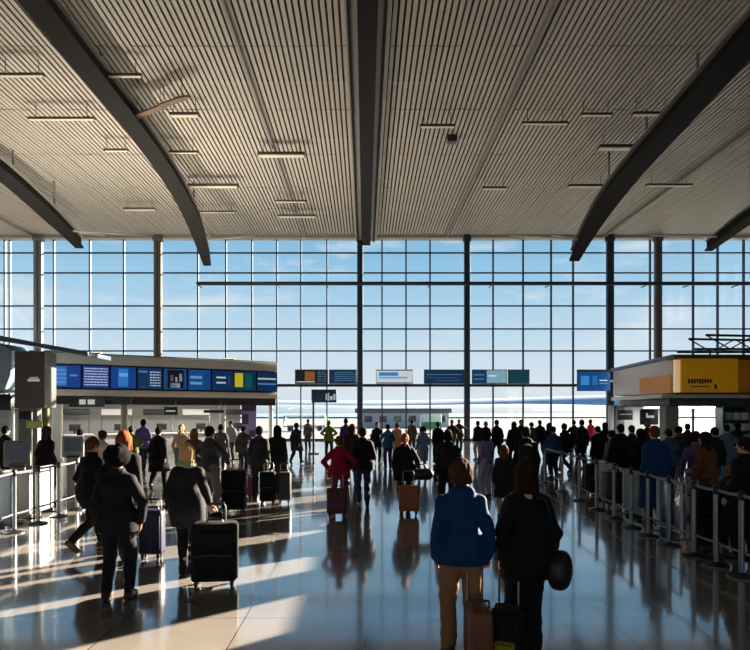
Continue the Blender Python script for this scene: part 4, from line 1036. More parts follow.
# ------------------------------------------------------------------ BAGS
def suitcase(label, px, Y, w, d, h, rgb, rz=0.0, handle=0.42, tilt=0.0, kind='ribbed', trim=(34, 34, 36), pocket=None, group=None, name='rolling_suitcase'):
    """upright trolley case: origin on the floor under its middle; local x = width, y = depth; the pull handle is on the +y side. tilt leans it over its +y wheels"""
    t = thing(name, label, 'suitcase', (X(px, Y), Y, 0), rz, group)
    R = Matrix.Identity(4)
    if tilt:
        piv = Vector((0, d/2 - 0.04, 0.03)); R = Matrix.Translation(piv) @ Matrix.Rotation(-tilt, 4, 'X') @ Matrix.Translation(-piv)
    def T(o): o.matrix_local = R; return o
    wh = 0.055
    sh = MB().box(-w/2, w/2, -d/2, d/2, wh + 0.02, wh + 0.02 + h)
    body = T(sh.build('shell', hard(rgb, 0.5) if kind == 'ribbed' else cloth(rgb), t, bevel=min(0.05, d*0.22), segs=4))
    if kind == 'ribbed':
        rb = MB()
        for k in range(6):
            x = -w/2 + w*(k + 0.8)/6.6
            for sy in (-1, 1): rb.box(x - w*0.025, x + w*0.025, sy*d/2 - 0.006, sy*d/2 + 0.006, wh + 0.10, wh + h - 0.06)
        rb.build('rib_pattern', hard(rgb, 0.5), body, bevel=0.004)
    else:
        pk = T(MB().box(-w/2 + 0.04, w/2 - 0.04, -d/2 - 0.045, -d/2 + 0.01, wh + 0.07, wh + h*0.55).build('front_pocket', cloth(pocket or rgb), t, bevel=0.025, segs=3))
        T(MB().box(-w/2 + 0.05, w/2 - 0.05, -d/2 - 0.03, -d/2 + 0.01, wh + h*0.6, wh + h*0.9).build('upper_pocket', cloth(rgb), t, bevel=0.018, segs=3))
        MB().sweep([(-w/2+0.05, -d/2-0.047, wh+h*0.5), (0, -d/2-0.049, wh+h*0.515), (w/2-0.05, -d/2-0.047, wh+h*0.5)], 0.005, 6).build('zip', steel((120, 120, 122)), pk)
    T(MB().box(-w/2 - 0.004, w/2 + 0.004, -0.012, 0.012, wh + 0.03, wh + 0.015 + h).build('seam_band', hard(trim), t, bevel=0.006))
    T(MB().sweep([(-0.09, 0, wh + h + 0.02), (-0.085, 0, wh + h + 0.05), (0, 0, wh + h + 0.06), (0.085, 0, wh + h + 0.05), (0.09, 0, wh + h + 0.02)], 0.011, 8).build('carry_handle', hard(trim), t, smooth=True))
    if handle:
        hd = MB(); gw = min(0.11, w*0.32); zt = wh + h + handle
        hd.sweep([(-gw, d/2 - 0.035, wh + h*0.9), (-gw, d/2 - 0.035, zt - 0.03), (-gw + 0.02, d/2 - 0.035, zt), (gw - 0.02, d/2 - 0.035, zt), (gw, d/2 - 0.035, zt - 0.03), (gw, d/2 - 0.035, wh + h*0.9)], 0.009, 8)
        po = T(hd.build('pull_handle', steel((130, 132, 136)), t, smooth=True))
        MB().bar((-gw + 0.01, d/2 - 0.035, zt), (gw - 0.01, d/2 - 0.035, zt), 0.016, 12).build('grip', hard(trim), po, bevel=0.005)
    for sx in (-1, 1):
        for sy in (-1, 1):
            x, y = sx*(w/2 - 0.06), sy*(d/2 - 0.04)
            br = T(MB().box(x - 0.022, x + 0.022, y - 0.02, y + 0.02, 0.035, wh + 0.025).build('wheel_bracket', hard(trim), t, bevel=0.004))
            MB().bar((x - 0.013, y, 0.03), (x + 0.013, y, 0.03), 0.03, 16).build('wheel', hard((20, 20, 22), 0.6), br, smooth=True)
    return t
def backpack(label, px, Y, z, rz, rgb, s=1.0):
    t = thing('backpack', label, 'backpack', (X(px, Y), Y, z), rz, None); t.scale = (s, s, s)
    v = Vox((-0.2, -0.22, -0.05), (0.2, 0.16, 0.55), 0.011)
    v.cone((-0.06, -0.02, 0.1), (-0.05, -0.02, 0.36), 0.115, 0.1, 0.05); v.cone((0.06, -0.02, 0.1), (0.05, -0.02, 0.36), 0.115, 0.1, 0.05)
    v.plane((0, 0.07, 0), (0, 1, 0)); v.folds(0.003, 40, 4)
    m = v.mesh('bag'); m.materials.append(cloth(rgb)); o = bpy.data.objects.new('bag', m); C.objects.link(o); o.parent = t
    v = Vox((-0.16, -0.25, -0.05), (0.16, 0.05, 0.35), 0.011); v.cone((-0.06, -0.13, 0.08), (0.06, -0.13, 0.08), 0.055, 0.055, 0.02); v.cone((-0.06, -0.12, 0.18), (0.06, -0.12, 0.18), 0.05, 0.05, 0.04)
    m = v.mesh('front_pocket'); m.materials.append(cloth(tuple(min(255, c + 10) for c in rgb))); o = bpy.data.objects.new('front_pocket', m); C.objects.link(o); o.parent = t
    for sx in (-1, 1): MB().sweep([(sx*0.07, 0.06, 0.44), (sx*0.10, 0.14, 0.47), (sx*0.125, 0.27, 0.40), (sx*0.14, 0.28, 0.22), (sx*0.13, 0.1, 0.06)], 0.016, 8).build('strap', cloth((22, 22, 24)), t, smooth=True)
    MB().sweep([(-0.04, 0.0, 0.46), (0, 0, 0.50), (0.04, 0, 0.46)], 0.009, 8).build('grab_loop', cloth((22, 22, 24)), t, smooth=True)
    return t
def shoulder_bag(label, pos, rz, rgb, s=1.0, strap=((-0.1, 0, 0.12), (-0.16, 0, 0.55), (-0.1, 0, 0.6)), round_=True, name='shoulder_bag', cat='bag'):
    t = thing(name, label, cat, pos, rz); t.scale = (s, s, s)
    v = Vox((-0.25, -0.15, -0.25), (0.25, 0.15, 0.25), 0.01)
    if round_: v.ell((0, -0.03, 0), (0.17, 0.08, 0.185), 0.02); v.ell((0, 0.03, 0), (0.17, 0.08, 0.185), 0.06)
    else: v.cone((-0.14, 0, 0), (0.14, 0, 0), 0.12, 0.12, 0.02)
    v.folds(0.003, 30, 9)
    m = v.mesh('bag'); m.materials.append(leather(rgb)); o = bpy.data.objects.new('bag', m); C.objects.link(o); o.parent = t
    MB().sweep(strap, 0.011, 8).build('strap', leather((24, 22, 22)), t, smooth=True)
    if round_: MB().sweep([(0.165*math.cos(a), 0.0, 0.18*math.sin(a)) for a in np.linspace(0, 6.283, 28)[:-1]], 0.008, 6, closed=True).build('zip', leather((60, 56, 54)), t, smooth=True)
    else: MB().sweep([(-0.13, 0, 0.115), (-0.07, 0, 0.2), (0.07, 0, 0.2), (0.13, 0, 0.115)], 0.011, 8).build('carry_handle', leather((24, 22, 22)), t, smooth=True)
    return t
# ------------------------------------------------------------------ THE NEAR PEOPLE
BLK, CHAR, NAVY = (24, 24, 27), (44, 44, 47), (30, 38, 62)
hero('person in a blue jacket and tan trousers walking away with the brown trolley case', 461.5, 5.0, 1.66, 0.0,
     dict(STROLL, handL=(-0.215, 0.05, 0.87), handR=(0.225, 0.0, 0.875), elbL=(-0.45, -1, 0), elbR=(0.3, -1, 0), gripR=1.05, palmR=(-0.3, 1, 0), thumbR=(-1, 0, 0), yaw=-0.12),
     dict(hem=0.83, flare=0.012, hair='bob', off=0.024, loose=0.02, cuff=0.06, fold=0.006, waist=0.0, seed=2, hood=True),
     dict(top=(18, 58, 100), bottom=(160, 112, 74), hair=(74, 50, 36), shoe=(70, 46, 30), skin=(206, 158, 130)), 0.0065)
hero('person in a long black coat with dark brown hair and a round shoulder bag', 527, 5.0, 1.655, 0.03,
     dict(STROLL, footL=(-0.08, -0.14, 0.11), toeL=(-0.35, 0.05), footR=(0.08, 0.12, 0.085), toeR=(0, -0.1), handL=(-0.215, 0.0, 0.875), elbL=(-0.7, -1, 0), gripL=1.05, palmL=(0.3, 1, 0), thumbL=(1, 0, 0), handR=(0.225, 0.03, 0.875), elbR=(0.3,-1,0), sw=0.93),
     dict(hem=0.70, flare=0.02, hair='shoulder', off=0.03, loose=0.035, cuff=0.07, fold=0.006, seed=5, collar=True),
     dict(top=(20, 20, 23), bottom=(19, 19, 22), hair=(50, 32, 24), skin=(204, 158, 132)), 0.0065)
hero('person with a big round black afro, black jacket and brown boots, back turned', 117, 6.58, 1.66, 0.05,
     dict(STAND, footL=(-0.115, -0.02, 0.085), footR=(0.125, 0.03, 0.085), handL=(-0.275, 0.03, 0.87), handR=(0.30, 0.03, 0.88), elbR=(0.9, -0.5, 0), hip=0.925),
     dict(hem=0.78, hair='afro', off=0.034, flare=0.02, boot=0.26, seed=8), dict(top=(22, 22, 25), bottom=(24, 25, 32), shoe=(58, 36, 26), hair=(20, 18, 18), skin=(110, 74, 54)), 0.008)
hero('person with ginger hair striding in a long black coat at the far left', 89, 8.9, 1.70, -0.55,
     dict(WALK1, lean=0.10, handL=(-0.27, 0.10, 0.88), handR=(0.24, 0.22, 1.02), footR=(0.09, -0.36, 0.20)),
     dict(hem=0.66, hair='short', off=0.032, flare=0.015, seed=9), dict(top=(20, 20, 23), bottom=(22, 22, 25), shoe=(84, 54, 36), hair=(96, 60, 44)), 0.009)
hero('tall person with orange hair in a black jacket, half hidden behind the afro', 123, 8.35, 1.80, 0.1,
     dict(PULLR, handR=(0.27, -0.04, 0.80), elbR=(0.6, -1, 0)), dict(hem=0.82, hair='shoulder', off=0.03, seed=10), dict(top=(23, 23, 26), bottom=(26, 26, 32), hair=(124, 74, 46)), 0.009)
hero('person with wavy blonde hair and a pale scarf in a long charcoal coat', 187, 7.6, 1.65, 0.0,
     dict(STAND, footL=(-0.07, 0.04, 0.085), footR=(0.07, -0.05, 0.085), handL=(-0.285, 0.03, 0.87), handR=(0.375, -0.29, 0.97), elbR=(0.6, -1, 0.1), palmR=(0, 1, 0), gripR=1.05, yaw=-0.3),
     dict(hem=0.64, hair='shoulder', off=0.034, flare=0.035, scarf=True, loose=0.006, cuff=0.036, seed=11, boot=0.1), dict(top=(38, 38, 41), bottom=(20, 20, 22), hair=(226, 178, 124), scarf=(176, 180, 146)), 0.008)
hero('person in a long black overcoat walking away under the canopy posts', 158, 16.0, 1.68, 0.0, WALK2, dict(hem=0.5, hair='short', off=0.045, flare=0.03, seed=12), dict(top=(18, 18, 20), bottom=(20, 20, 22)), 0.011)
hero('person in a dark vest with pale grey sleeves just behind the blonde hair', 209, 11.9, 1.79, -0.5, dict(AKIMBO, handR=(0.36, 0.12, 1.02), elbR=(0.9, -0.6, 0.2)), dict(hem=0.86, hair='short', seed=13), dict(top=(60, 60, 64), bottom=(120, 120, 124)), 0.01)
hero('person in a dark grey jacket standing over the two upright dark cases', 259, 14.0, 1.73, 0.0, STAND, dict(hem=0.84, hair='short', off=0.04, seed=14), dict(top=(46, 47, 50), bottom=(20, 20, 22)), 0.011)
hero('person with very long black hair and a black coat beside the grey case', 277, 14.9, 1.73, -0.2, STROLL, dict(hem=0.55, hair='long', off=0.035, flare=0.03, seed=15), dict(top=(22, 22, 24), bottom=(24, 24, 26), hair=(22, 20, 20)), 0.011)
hero('short person in a crimson jacket and magenta leggings with hands on hips', 339, 12.3, 1.57, 0.0, dict(AKIMBO, handL=(-0.26, 0.08, 0.98), handR=(0.26, 0.08, 0.98)), dict(hem=0.80, hair='bun', off=0.04, flare=0.03, loose=0.008, seed=16), dict(top=(150, 18, 48), bottom=(126, 40, 96), hair=(104, 60, 34), shoe=(150, 110, 130)), 0.009)
hero('person in a broad black jacket and dark blue jeans at the centre of the hall', 363, 13.3, 1.74, 0.0, WALK1, dict(hem=0.78, hair='short', off=0.05, flare=0.03, loose=0.026, seed=17), dict(top=(22, 22, 24), bottom=(34, 50, 76)), 0.009)
hero('person in a black coat walking between the orange case and the duffel', 405, 12.55, 1.62, 0.0, dict(WALK2, handR=(0.33, 0.02, 0.88)), dict(hem=0.68, hair='pony', off=0.04, flare=0.03, seed=18), dict(top=(24, 24, 26), bottom=(30, 40, 56), hair=(150, 96, 66)), 0.009)
hero('person in a puffy black parka just behind the blue-jacketed person', 448, 12.0, 1.70, 0.1, STROLL, dict(hem=0.68, hair='bob', off=0.055, flare=0.02, hood=True, fold=0.008, seed=19), dict(top=(28, 28, 31), bottom=(26, 26, 30), hair=(34, 28, 26)), 0.01)
hero('child with long chestnut hair in a dark dress between the two nearest travellers', 504, 11.6, 1.42, -0.25, STAND, dict(hem=0.8, skirt=0.5, hair='long', off=0.02, seed=20), dict(top=(38, 38, 44), bottom=(40, 40, 46), hair=(112, 66, 36)), 0.01)
hero('person in a lilac top looking at a phone beyond the chestnut-haired child', 486, 14.6, 1.63, 0.5, PHONE, dict(hem=0.86, hair='shoulder', off=0.02, seed=21), dict(top=(136, 122, 172), bottom=(170, 170, 190), hair=(36, 30, 36)), 0.011)
hero('person in a black hooded jacket directly behind the dark-haired coat wearer', 526, 12.2, 1.76, 0.0, STAND, dict(hem=0.8, hair='short', off=0.05, hood=True, seed=22), dict(top=(25, 25, 27), bottom=(24, 24, 27)), 0.011)
hero('tall person in a long bright blue coat standing behind the barrier', 655, 11.0, 1.80, 0.1, STAND, dict(hem=0.30, hair='short', off=0.05, flare=0.03, seed=23), dict(top=(18, 62, 108), bottom=(22, 24, 30), hair=(112, 66, 40)), 0.009)
hero('person in a brown leather coat with long dark hair behind the barrier', 706, 10.8, 1.70, 0.4, dict(REST), dict(hem=0.55, hair='long', off=0.03, flare=0.02, seed=24), dict(top=(112, 66, 34), bottom=(24, 24, 28), hair=(46, 32, 26)), 0.009)
hero('person in a purple top beside the brown leather coat', 696, 11.6, 1.68, -0.4, PHONE, dict(hem=0.86, hair='bob', off=0.02, seed=25), dict(top=(92, 78, 128), bottom=(196, 190, 206), hair=(40, 32, 34)), 0.01)
hero('child with ginger hair in a dark purple coat by the right-hand barrier', 731, 9.4, 1.22, -0.5, STAND, dict(hem=0.7, hair='bob', off=0.035, seed=26), dict(top=(52, 42, 74), bottom=(30, 28, 38), hair=(176, 98, 52)), 0.009)
hero('person in a bulky black coat cut off by the right edge', 746, 8.4, 1.70, 0.3, REST, dict(hem=0.5, hair='short', off=0.06, flare=0.03, seed=27), dict(top=(21, 21, 23), bottom=(22, 22, 25)), 0.009)
hero('person in a black coat with brown hair behind the left-hand crowd barriers', 46, 13.4, 1.74, -0.5, STAND, dict(hem=0.6, hair='shoulder', off=0.05, seed=28), dict(top=(24, 24, 26), bottom=(26, 26, 28), hair=(84, 56, 42)), 0.01)

# ------------------------------------------------------------------ THE CROWD FARTHER OFF (a few figures, recoloured and turned)
TP = {}
def T(name):
    if name not in TP:
        pose, st = {
         'stand_short': (STAND, dict(hem=0.82, hair='short', off=0.035)),
         'stand_long': (REST, dict(hem=0.62, hair='long', off=0.035, flare=0.025)),
         'walk_short': (WALK1, dict(hem=0.8, hair='short', off=0.035)),
         'walk_bob': (WALK2, dict(hem=0.56, hair='bob', off=0.035, flare=0.02)),
         'phone_cap': (PHONE, dict(hem=0.82, hair='cap', off=0.04, hood=True)),
         'read_bun': (READ, dict(hem=0.84, hair='bun', off=0.03)),
         'akimbo_beanie': (AKIMBO, dict(hem=0.82, hair='beanie', off=0.04)),
         'skirt_pony': (REST, dict(hem=0.86, hair='pony', off=0.02, skirt=0.48)),
        }[name]
        TP[name] = build_parts(pose, dict(st, seed=len(TP) + 30), 0.0125)
    return TP[name]
G1, G2, G3 = 'travellers queueing behind the right barrier', 'travellers far off by the glass wall', 'travellers under the check-in canopy'
DARKLAB = 'small dark-clothed traveller in the distant crowd by the glass wall'
crowd = [
 # px, Y, H, rz, template, top, bottom, hair/hat, label, group
 (478, 26, 1.70, 0.3, 'stand_short', (40,40,43), (150,150,152), (34,28,26), 'distant traveller in dark jacket and pale grey trousers right of the dark column', G2),
 (486, 28, 1.66, 2.6, 'walk_bob', (30,30,33), (30,30,33), (40,30,26), DARKLAB, G2),
 (497, 24, 1.78, 0.2, 'walk_short', (28,28,30), (36,36,40), (30,26,24), 'distant traveller in black with a pale rucksack-white collar, tallest right of the dark column', G2),
 (514, 22.5, 1.72, 0.0, 'stand_long', (28,28,30), (26,26,28), (34,28,26), DARKLAB, G2),
 (521, 25, 1.76, 3.0, 'stand_short', (34,34,37), (30,30,34), (30,26,24), DARKLAB, G2),
 (532, 24, 1.68, 0.4, 'phone_cap', (70,70,74), (40,40,44), (34,34,36), 'distant traveller in a mid-grey hooded top and cap', G2),
 (540, 27, 1.74, 0.0, 'walk_short', (26,26,29), (28,28,30), (30,26,24), DARKLAB, G2),
 (549, 22, 1.68, -0.4, 'stand_long', (30,30,34), (30,30,33), (64,44,34), DARKLAB, G2),
 (554, 18.6, 1.62, 0.2, 'read_bun', (40,82,122), (26,26,30), (30,26,26), 'traveller in a steel-blue jacket at the far end of the barrier', G1),
 (565, 20.5, 1.70, 0.6, 'walk_bob', (28,28,31), (28,28,31), (34,28,26), DARKLAB, G2),
 (574, 27, 1.72, 0.0, 'akimbo_beanie', (36,36,40), (30,30,34), (60,60,64), DARKLAB, G2),
 (582, 22, 1.80, 0.3, 'stand_short', (34,48,44), (30,30,32), (26,24,24), 'distant traveller in a dark green jacket beside the crimson one', G2),
 (591, 30, 1.74, 0.5, 'walk_short', (206,34,72), (40,40,44), (44,34,30), 'distant traveller in a bright crimson jacket', G2),
 (598, 17.6, 1.66, 0.2, 'stand_short', (26,26,28), (28,28,30), (28,24,24), 'traveller in black behind the barrier, left of the grey-shirted traveller', G1),
 (605, 22, 1.70, 0.1, 'stand_long', (30,30,32), (28,28,30), (34,28,26), DARKLAB, G2),
 (612, 15.2, 1.60, 0.4, 'skirt_pony', (120,120,122), (60,60,64), (56,46,40), 'traveller in a light grey top and ponytail behind the barrier', G1),
 (621, 14.2, 1.78, -0.2, 'phone_cap', (24,24,26), (26,26,29), (20,20,22), 'tall traveller in black hooded top and black cap behind the barrier', G1),
 (632, 17.2, 1.68, 0.2, 'akimbo_beanie', (58,58,60), (30,30,32), (40,38,38), 'traveller in charcoal with a beanie and hands on hips behind the barrier', G1),
 (641, 14.6, 1.66, 0.5, 'stand_long', (24,24,26), (24,24,26), (30,26,24), 'traveller in a black coat and long black hair left of the bright blue coat', G1),
 (648, 21, 1.78, 0.0, 'walk_bob', (44,38,36), (30,30,33), (156,90,44), 'traveller with copper hair farther back above the bright blue coat', G1),
 (669, 14.4, 1.66, 0.1, 'phone_cap', (62,84,108), (38,44,56), (58,60,66), 'traveller in a slate-blue hooded top right of the bright blue coat', G1),
 (680, 16.2, 1.68, 0.3, 'read_bun', (60,60,62), (130,130,134), (32,28,26), 'traveller in a dark grey top and pale trousers reading behind the barrier', G1),
 (688, 20, 1.70, 0.0, 'walk_short', (28,28,30), (28,28,30), (30,26,24), 'traveller in black by the bright shop opening, left of the purple top', G1),
 (715, 14.2, 1.70, 0.2, 'stand_short', (34,34,36), (60,84,110), (30,26,24), 'traveller in a charcoal jacket and blue jeans right of the brown leather coat', G1),
 (727, 16.5, 1.72, -0.3, 'phone_cap', (96,116,134), (92,126,160), (26,26,28), 'traveller in pale blue with a black cap near the green shop shelf', G1),
 (738, 21, 1.70, 0.4, 'stand_long', (30,30,32), (30,30,32), (30,26,24), 'traveller in a black coat standing at the green shop shelf', G1),
 # centre
 (296, 24, 1.66, -0.4, 'walk_bob', (36,36,39), (30,30,34), (34,28,26), 'traveller in a dark coat walking alone left of the pole sign', G2),
 (308, 33, 1.70, 0.3, 'stand_short', (60,62,66), (40,40,44), (34,28,26), 'distant traveller in grey at the foot of the pole sign', G2),
 (329, 27, 1.70, 0.0, 'akimbo_beanie', (108,116,40), (44,44,46), (120,128,44), 'distant traveller in an olive-yellow jacket and beanie', G2),
 (346, 25, 1.82, 0.2, 'walk_short', (70,58,128), (36,36,40), (44,34,30), 'distant traveller in a violet jacket left of the central column', G2),
 (352, 17.5, 1.72, 0.1, 'stand_long', (50,36,28), (30,30,32), (66,40,26), 'traveller in a dark brown coat between the crimson and black jackets', G2),
 (377, 24, 1.68, 3.3, 'stand_short', (30,30,33), (30,30,33), (30,26,24), 'traveller in black facing the camera right of the central column', G2),
 (388, 22, 1.62, 0.2, 'read_bun', (50,92,134), (50,60,76), (34,28,26), 'traveller in a mid-blue top right of the central column', G2),
 (397, 25, 1.66, -0.3, 'walk_bob', (196,140,104), (90,80,76), (96,62,42), 'traveller in a peach-coloured coat near the centre', G2),
 (412, 30, 1.70, 0.0, 'stand_short', (80,82,86), (50,50,54), (30,26,24), 'distant traveller in pale grey beside the green van', G2),
 (423, 20, 1.60, 0.4, 'skirt_pony', (110,146,180), (126,150,178), (40,32,28), 'traveller in a light blue outfit with ponytail right of centre', G2),
 (438, 24, 1.70, 0.1, 'walk_short', (30,30,32), (30,30,33), (28,24,24), DARKLAB, G2),
 (452, 29, 1.72, 0.2, 'akimbo_beanie', (44,38,36), (34,34,36), (190,116,58), 'distant traveller in an orange beanie left of the dark column', G2),
 (459, 31, 1.72, -0.3, 'phone_cap', (48,40,36), (34,34,36), (176,104,56), 'distant traveller in an orange-brown cap left of the dark column', G2),
 # left
 (5, 15.5, 1.70, -0.3, 'stand_short', (24,24,26), (24,24,27), (26,24,24), 'traveller in black at the extreme left edge', G3),
 (80, 15.6, 1.62, 0.1, 'stand_short', (64,104,142), (50,60,78), (38,30,26), 'traveller in a denim-blue shirt by the white canopy column', G3),
 (101, 14.2, 1.62, -0.4, 'read_bun', (196,180,164), (60,56,56), (60,40,32), 'traveller in a cream top left of the tall orange-haired person', G3),
 (131, 19, 1.62, 0.2, 'akimbo_beanie', (92,108,58), (44,46,44), (70,76,52), 'traveller in an olive green jacket and beanie under the canopy', G3),
 (143, 20.5, 1.84, 0.1, 'walk_short', (104,96,156), (40,40,52), (20,18,18), 'tall traveller in a lavender-purple top under the canopy', G3),
 (181, 18, 1.70, -0.2, 'skirt_pony', (206,178,152), (96,128,150), (212,170,120), 'fair-haired traveller in a pale beige top and blue skirt', G3),
 (194, 15.2, 1.64, 0.2, 'stand_long', (92,60,40), (44,38,36), (120,76,44), 'traveller in a brown coat just above the blonde hair', G3),
 (221, 21, 1.66, 0.3, 'walk_bob', (96,96,100), (50,50,54), (40,32,28), 'traveller in a grey coat behind the tall black case', G3),
 (231, 25.5, 1.70, 2.9, 'stand_short', (170,170,170), (70,70,74), (40,32,28), 'traveller in a whitish shirt left of the lilac banner', G3),
 (243, 19.5, 1.62, -0.2, 'phone_cap', (64,66,70), (40,40,44), (80,80,84), 'traveller in a grey cap in front of the lilac banner', G3),
]
for (px, Y, H, rz, tn, top, bot, hr, lab, grp) in crowd:
    sk = random.choice([(206,160,134), (188,140,112), (150,104,78), (214,172,146), (108,72,54)])
    hat = tn in ('phone_cap', 'akimbo_beanie')
    place(T(tn), lab, px, Y, H, rz, dict(top=top, bottom=bot, hair=(36,28,24) if hat else hr, hat=hr, skin=sk if px != 143 else (84,56,42)), grp)

# ------------------------------------------------------------------ LUGGAGE
suitcase('slim brown trolley case held by the person in the blue jacket', 0, 4.80, 0.19, 0.36, 0.44, (134, 74, 36), 0.0, 0.29, 0.0, 'ribbed', (60, 34, 20)).location.x = 0.905
suitcase('black soft trolley case with a yellow pocket held by the coat wearer', 0, 4.82, 0.24, 0.30, 0.40, (28, 30, 28), -0.35, 0.33, 0.0, 'soft', (20, 20, 22), (150, 136, 30)).location.x = 1.14
shoulder_bag('round black shoulder bag hanging at the side of the long black coat', (1.60, 4.93, 0.76), 0.95, (34, 32, 33), 0.86, ((-0.03, 0.02, 0.19), (-0.04, 0.05, 0.45), (-0.12, 0.10, 0.68), (-0.14, 0.17, 0.70)))
suitcase('navy-blue hard trolley case beside the tall orange-haired person', 152, 8.45, 0.33, 0.26, 0.62, (26, 24, 58), 0.1, 0.15, 0.0, 'ribbed', (20, 20, 40))
suitcase('large black soft trolley case beside the blonde person', 215, 7.12, 0.53, 0.30, 0.68, (24, 24, 26), 0.12, 0.22, 0.0, 'soft', (34, 34, 36))
suitcase('tall black trolley case in front of the person with grey sleeves', 234, 12.4, 0.48, 0.32, 0.80, (26, 26, 28), 0.0, 0.22, 0.0, 'soft', (50, 50, 52))
suitcase('small magenta trolley case between the black cases', 253, 14.3, 0.26, 0.2, 0.46, (128, 26, 66), 0.0, 0.3, 0.0, 'ribbed', (60, 20, 36))
suitcase('black upright case, left one of the pair under the dark grey jacket', 268, 13.5, 0.36, 0.28, 0.66, (22, 22, 24), 0.0, 0.2, 0.0, 'soft', (40, 40, 42))
suitcase('charcoal hard case, right one of the pair by the long black hair', 284.5, 13.6, 0.30, 0.28, 0.64, (52, 53, 55), 0.1, 0.2, 0.0, 'ribbed', (30, 30, 32))
suitcase('dark red trolley case behind the person in the crimson jacket', 337, 11.7, 0.40, 0.26, 0.50, (84, 18, 34), 0.0, 0.30, 0.12, 'ribbed', (40, 16, 24))
suitcase('orange-brown trolley case behind the person in the black coat', 409, 12.0, 0.40, 0.26, 0.52, (158, 84, 28), 0.0, 0.30, 0.12, 'ribbed', (60, 36, 20))
shoulder_bag('black duffel bag carried at the side of the ponytailed coat wearer', (X(421, 12.5), 12.45, 0.78), 0.1, (26, 26, 28), 1.0, ((-0.1, 0, 0.08), (-0.14, 0.03, 0.3), (-0.24, 0.06, 0.55)), False, 'duffel_bag', 'duffel bag')
suitcase('dark upright case just behind the barrier near the ponytailed queuer', 593, 14.9, 0.42, 0.28, 0.72, (40, 40, 43), 0.0, 0.2, 0.0, 'soft', (60, 60, 62))
suitcase('black case standing behind the barrier at the feet of the black-capped queuer', 612, 13.1, 0.40, 0.28, 0.70, (22, 22, 24), 0.2, 0.2, 0.0, 'ribbed', (40, 40, 42))
suitcase('big black case standing behind the barrier beside the ginger child', 709, 9.0, 0.46, 0.3, 0.86, (22, 22, 24), 0.0, 0.12, 0.0, 'soft', (44, 44, 46))
backpack('black backpack on the person in the puffy parka', 448, 11.80, 0.92, 0.1, (30, 30, 33), 0.98)
backpack('black backpack on the person in the hooded jacket behind the coat wearer', 526, 11.97, 0.96, 0.0, (34, 34, 36), 1.0)

# ------------------------------------------------------------------ BARRIERS
ORD = ['nearest', 'second', 'third', 'fourth', 'fifth', 'sixth', 'seventh', 'eighth', 'ninth', 'tenth', 'eleventh', 'twelfth']
def barrier_row(pts, label_fmt, group, post_rgb, belt_rgb, low=True):
    for i, p in enumerate(pts):
        t = thing('barrier_post', label_fmt % ORD[i], 'barrier post', (p[0], p[1], 0), 0, group)
        MB().lathe([(0.17, 0), (0.17, 0.015), (0.15, 0.03), (0.05, 0.045), (0.035, 0.06)], (0,0,0), 24).build('base', steel((80, 82, 86)), t, smooth=True)
        MB().lathe([(0.034, 0.05), (0.034, 0.98)], (0,0,0), 16).build('pole', steel(post_rgb), t, smooth=True)
        MB().lathe([(0.034, 0.96), (0.042, 0.97), (0.042, 1.06), (0.03, 1.075)], (0,0,0), 16).build('head', hard((30, 30, 32)), t, smooth=True)
        if i + 1 < len(pts):
            d = Vector((pts[i+1][0]-p[0], pts[i+1][1]-p[1], 0)); u = d.normalized(); n_ = Vector((-u.y, u.x, 0))
            def strap(z0, z1, name, m, sag):
                mb = MB(); N = 8; v = []
                for k in range(N + 1):
                    s = k/N; c = u*0.042 + (d - u*0.084)*s; dz = -sag*4*s*(1-s)
                    for (a, z) in ((-0.003, z0), (0.003, z0), (0.003, z1), (-0.003, z1)): v.append(c + n_*a + Vector((0, 0, z + dz)))
                f = [(k*4+j, k*4+(j+1) % 4, (k+1)*4+(j+1) % 4, (k+1)*4+j) for k in range(N) for j in range(4)] + [(0,1,2,3), (N*4+3, N*4+2, N*4+1, N*4)]
                mb.add(v, f); mb.build(name, m, t)
            strap(1.0, 1.04, 'belt', cloth(belt_rgb), 0.012)
            if low: strap(0.30, 0.33, 'lower_belt', cloth(belt_rgb), 0.01)
def bx(Y): return np.interp(Y, [6, 10.3, 17.6], [4.7, 4.72, 5.28])
RY = [6.95, 7.5, 8.05, 8.6, 9.3, 10.0, 10.7, 11.6, 12.7, 14.0, 15.6, 17.6]
barrier_row([(float(bx(y)), y) for y in RY], '%s belt barrier post from the camera in the right-hand row', 'right-hand belt barrier posts', (120, 122, 126), (132, 136, 140))
LP_ = [(-6.0, 9.4), (-6.02, 10.3), (-6.05, 11.1), (-6.08, 11.9), (-6.1, 12.7)]
barrier_row(LP_, '%s belt barrier post from the camera in the left-hand row', 'left-hand belt barrier posts', (150, 152, 156), (80, 82, 86))
def panel(x, y0, y1, z1, rgb, label, glassy=False, side=0.10):
    t = thing('crowd_barrier', label, 'barrier', (x, (y0+y1)/2, 0), 0, 'free-standing crowd barriers'); L_ = (y1-y0)/2
    MB().box(-0.012, 0.012, -L_ + 0.03, L_ - 0.03, 0.12, z1 - 0.03).build('sheet', CLEAR if glassy else hard(rgb, 0.35), t)
    fr = MB().box(-0.02, 0.02, -L_, -L_ + 0.035, 0, z1).box(-0.02, 0.02, L_ - 0.035, L_, 0, z1).box(-0.02, 0.02, -L_, L_, z1 - 0.03, z1).box(-0.02, 0.02, -L_, L_, 0.09, 0.12)
    fr.build('frame', steel((140, 142, 146)), t)
    MB().box(-0.16, 0.16, -L_, -L_ + 0.05, 0, 0.02).box(-0.16, 0.16, L_ - 0.05, L_, 0, 0.02).build('foot', steel((70, 72, 76)), t)
panel(5.08, 7.05, 7.75, 0.95, (26, 26, 28), 'black crowd barrier behind the nearest right-hand posts')
panel(5.30, 11.4, 12.3, 0.92, (52, 53, 56), 'dark grey crowd barrier right-hand side, in the middle of the row')
